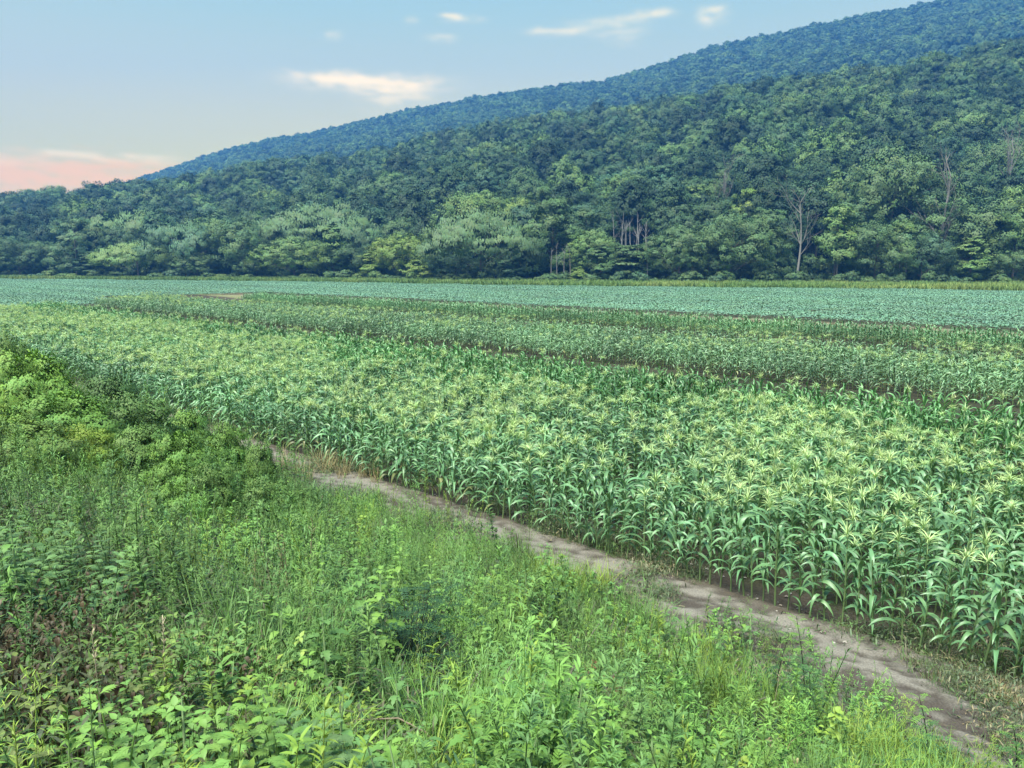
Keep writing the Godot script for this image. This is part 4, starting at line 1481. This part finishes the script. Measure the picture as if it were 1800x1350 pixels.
	var spike_mat := tinted("seed_spike", Color(0.2, 0.2, 0.14), 0.9)
	var T := [[765, 1160], [830, 1160], [885, 1120], [935, 1135], [990, 1090], [1020, 1060], [1055, 1080], [1075, 1092], [1140, 1140], [1165, 1115], [1198, 1125], [1000, 1150], [1095, 1110], [975, 1160]]
	for i in T.size():
		var at := spot(T[i][0], T[i][1], 0.75)
		var t := thing("seed_spike", at, "slender grey-green grass spike leaning over the weeds at lower middle", "grass stalk", "seed spikes of tall grass on the bank")
		t.rotation = Vector3(0, rnd(-0.5, 0.5), -rnd(0.1, 0.5))
		var mb := MB.new()
		mb.tube(PackedVector3Array([Vector3(0, -0.02, 0), Vector3(0.0, 0.35, 0), Vector3(0.02, 0.62, 0)]), PackedFloat32Array([0.0022, 0.002, 0.0016]), 4, W1)
		part("stem", mb.mesh(), spike_stem, t)
		var sm := MB.new()
		var l := rnd(0.12, 0.2)
		sm.tube(PackedVector3Array([Vector3(0.02, 0.6, 0), Vector3(0.024, 0.63, 0), Vector3(0.032, 0.62 + l * 0.5, 0), Vector3(0.05, 0.62 + l, 0)]), PackedFloat32Array([0.002, 0.0055, 0.0055, 0.002]), 6, W1)
		for k in 60:
			var u := rng.randf()
			sm.blade(Vector3(0.02 + 0.03 * u * u, 0.62 + l * u, 0), dir_at(rnd(0, TAU), 0.7), 0.012, 0.003, 0.2, 2, 0.0, jit(W1, 0.2), W1, 2)
		part("spike", sm.mesh(), spike_mat, t)
	var straw := tinted("straw", Color(0.5, 0.43, 0.28), 0.8)
	var Y := [[1358, 1160, 0.85, "pale dry straw stalk standing at lower right before the track"], [160, 1100, 0.6, "thin dry stalk among the withered vines"], [275, 1080, 0.6, "thin dry stem over the yellow-green vines"], [240, 880, 0.7, "pale arching stem in the left middle of the bank"], [1300, 1290, 0.4, "short dry stalk right of the broad-leaved weeds"], [20, 700, 0.9, "dry reddish stem at the far left"]]
	for a in Y:
		var t := thing("dry_stalk", spot(a[0], a[1], a[2]), a[3], "dry stalk")
		t.rotation = Vector3(0, 0, -rnd(0.05, 0.16))
		var mb := MB.new()
		var st := stem_line(a[2], 0.06)
		mb.tube(st, PackedFloat32Array([0.004, 0.0036, 0.003, 0.0025, 0.0012]), 4, W1)
		part("stem", mb.mesh(), straw, t)
		var sm := MB.new()
		for k in 26:
			var u := rnd(0.68, 1.0)
			sm.blade(along(st, u), dir_at(rnd(0, TAU), rnd(0.7, 1.3)), rnd(0.02, 0.05), 0.005, 0.4, 2, 0.0, W1, W1, 2)
		part("seed_head", sm.mesh(), straw, t)
	var clump := []
	for i in 3: clump.append(grass_tuft(46, 0.62, 0.007, 0.13))
	var tan := tinted("tan_grass", Color(0.36, 0.3, 0.15), 0.8)
	var G := [[520, 800, 0.5], [500, 790, 0.5], [540, 812, 0.5], [490, 800, 0.5], [560, 775, 0.6], [585, 786, 0.6], [610, 792, 0.6], [635, 800, 0.6], [660, 808, 0.6], [1745, 1190, 0.4], [1765, 1195, 0.4], [1785, 1205, 0.4], [600, 800, 0.6], [572, 790, 0.6]]
	for i in G.size():
		var corner := i >= 9 and i <= 11
		var at := on_level(G[i][0], G[i][1] + 42.0) if i > 3 else spot(G[i][0], G[i][1], 0.5)
		at.y = ground(at)
		var t := thing("dry_grass_clump", at, ["tan dry grass clump on the bank's edge left of the track", "tan dry grass standing at the foot of the corn beside the track", "short tan grass stubble beside the track at the right edge"][2 if corner else (1 if i > 3 else 0)], "grass clump", "clumps of dry tan grass along the track")
		t.transform = turn(at, rnd(0, TAU), 0.5 if corner else rnd(0.85, 1.1), 0.0, 0.55 if corner else 1.1)
		part("blades", clump[i % 3], tan, t)
	# the red-brown dock and the arching dead cane
	var red := tinted("red_dock", Color(0.19, 0.085, 0.045), 0.8)
	for a in [[1078, 1180, 0.5, "red-brown withered clump among the broad-leaved weeds at lower middle"], [1030, 1165, 0.45, "smaller red-brown withered clump left of the larger one"]]:
		var t := thing("withered_clump", spot(a[0], a[1], a[2]), a[3], "withered plant")
		part("stems", grass_tuft(40, 0.45, 0.006, 0.1), red, t)
		part("leaves", weed_fine(0.45, 40, 0.06, 0.02, 0.2), red, t)
	var cane := thing("dead_cane", spot(700, 1265, 0.3), "arching bare brown cane low over the weeds, left of centre", "dead stem")
	var cm := MB.new()
	cm.tube(PackedVector3Array([Vector3(0.3, 0.0, 0.05), Vector3(0.18, 0.22, 0.03), Vector3(0.0, 0.3, 0), Vector3(-0.25, 0.3, 0.02), Vector3(-0.45, 0.24, 0.05)]), PackedFloat32Array([0.007, 0.0065, 0.006, 0.005, 0.003]), 5, W1)
	part("cane", cm.mesh(), tinted("cane", Color(0.22, 0.18, 0.12), 0.8), cane)
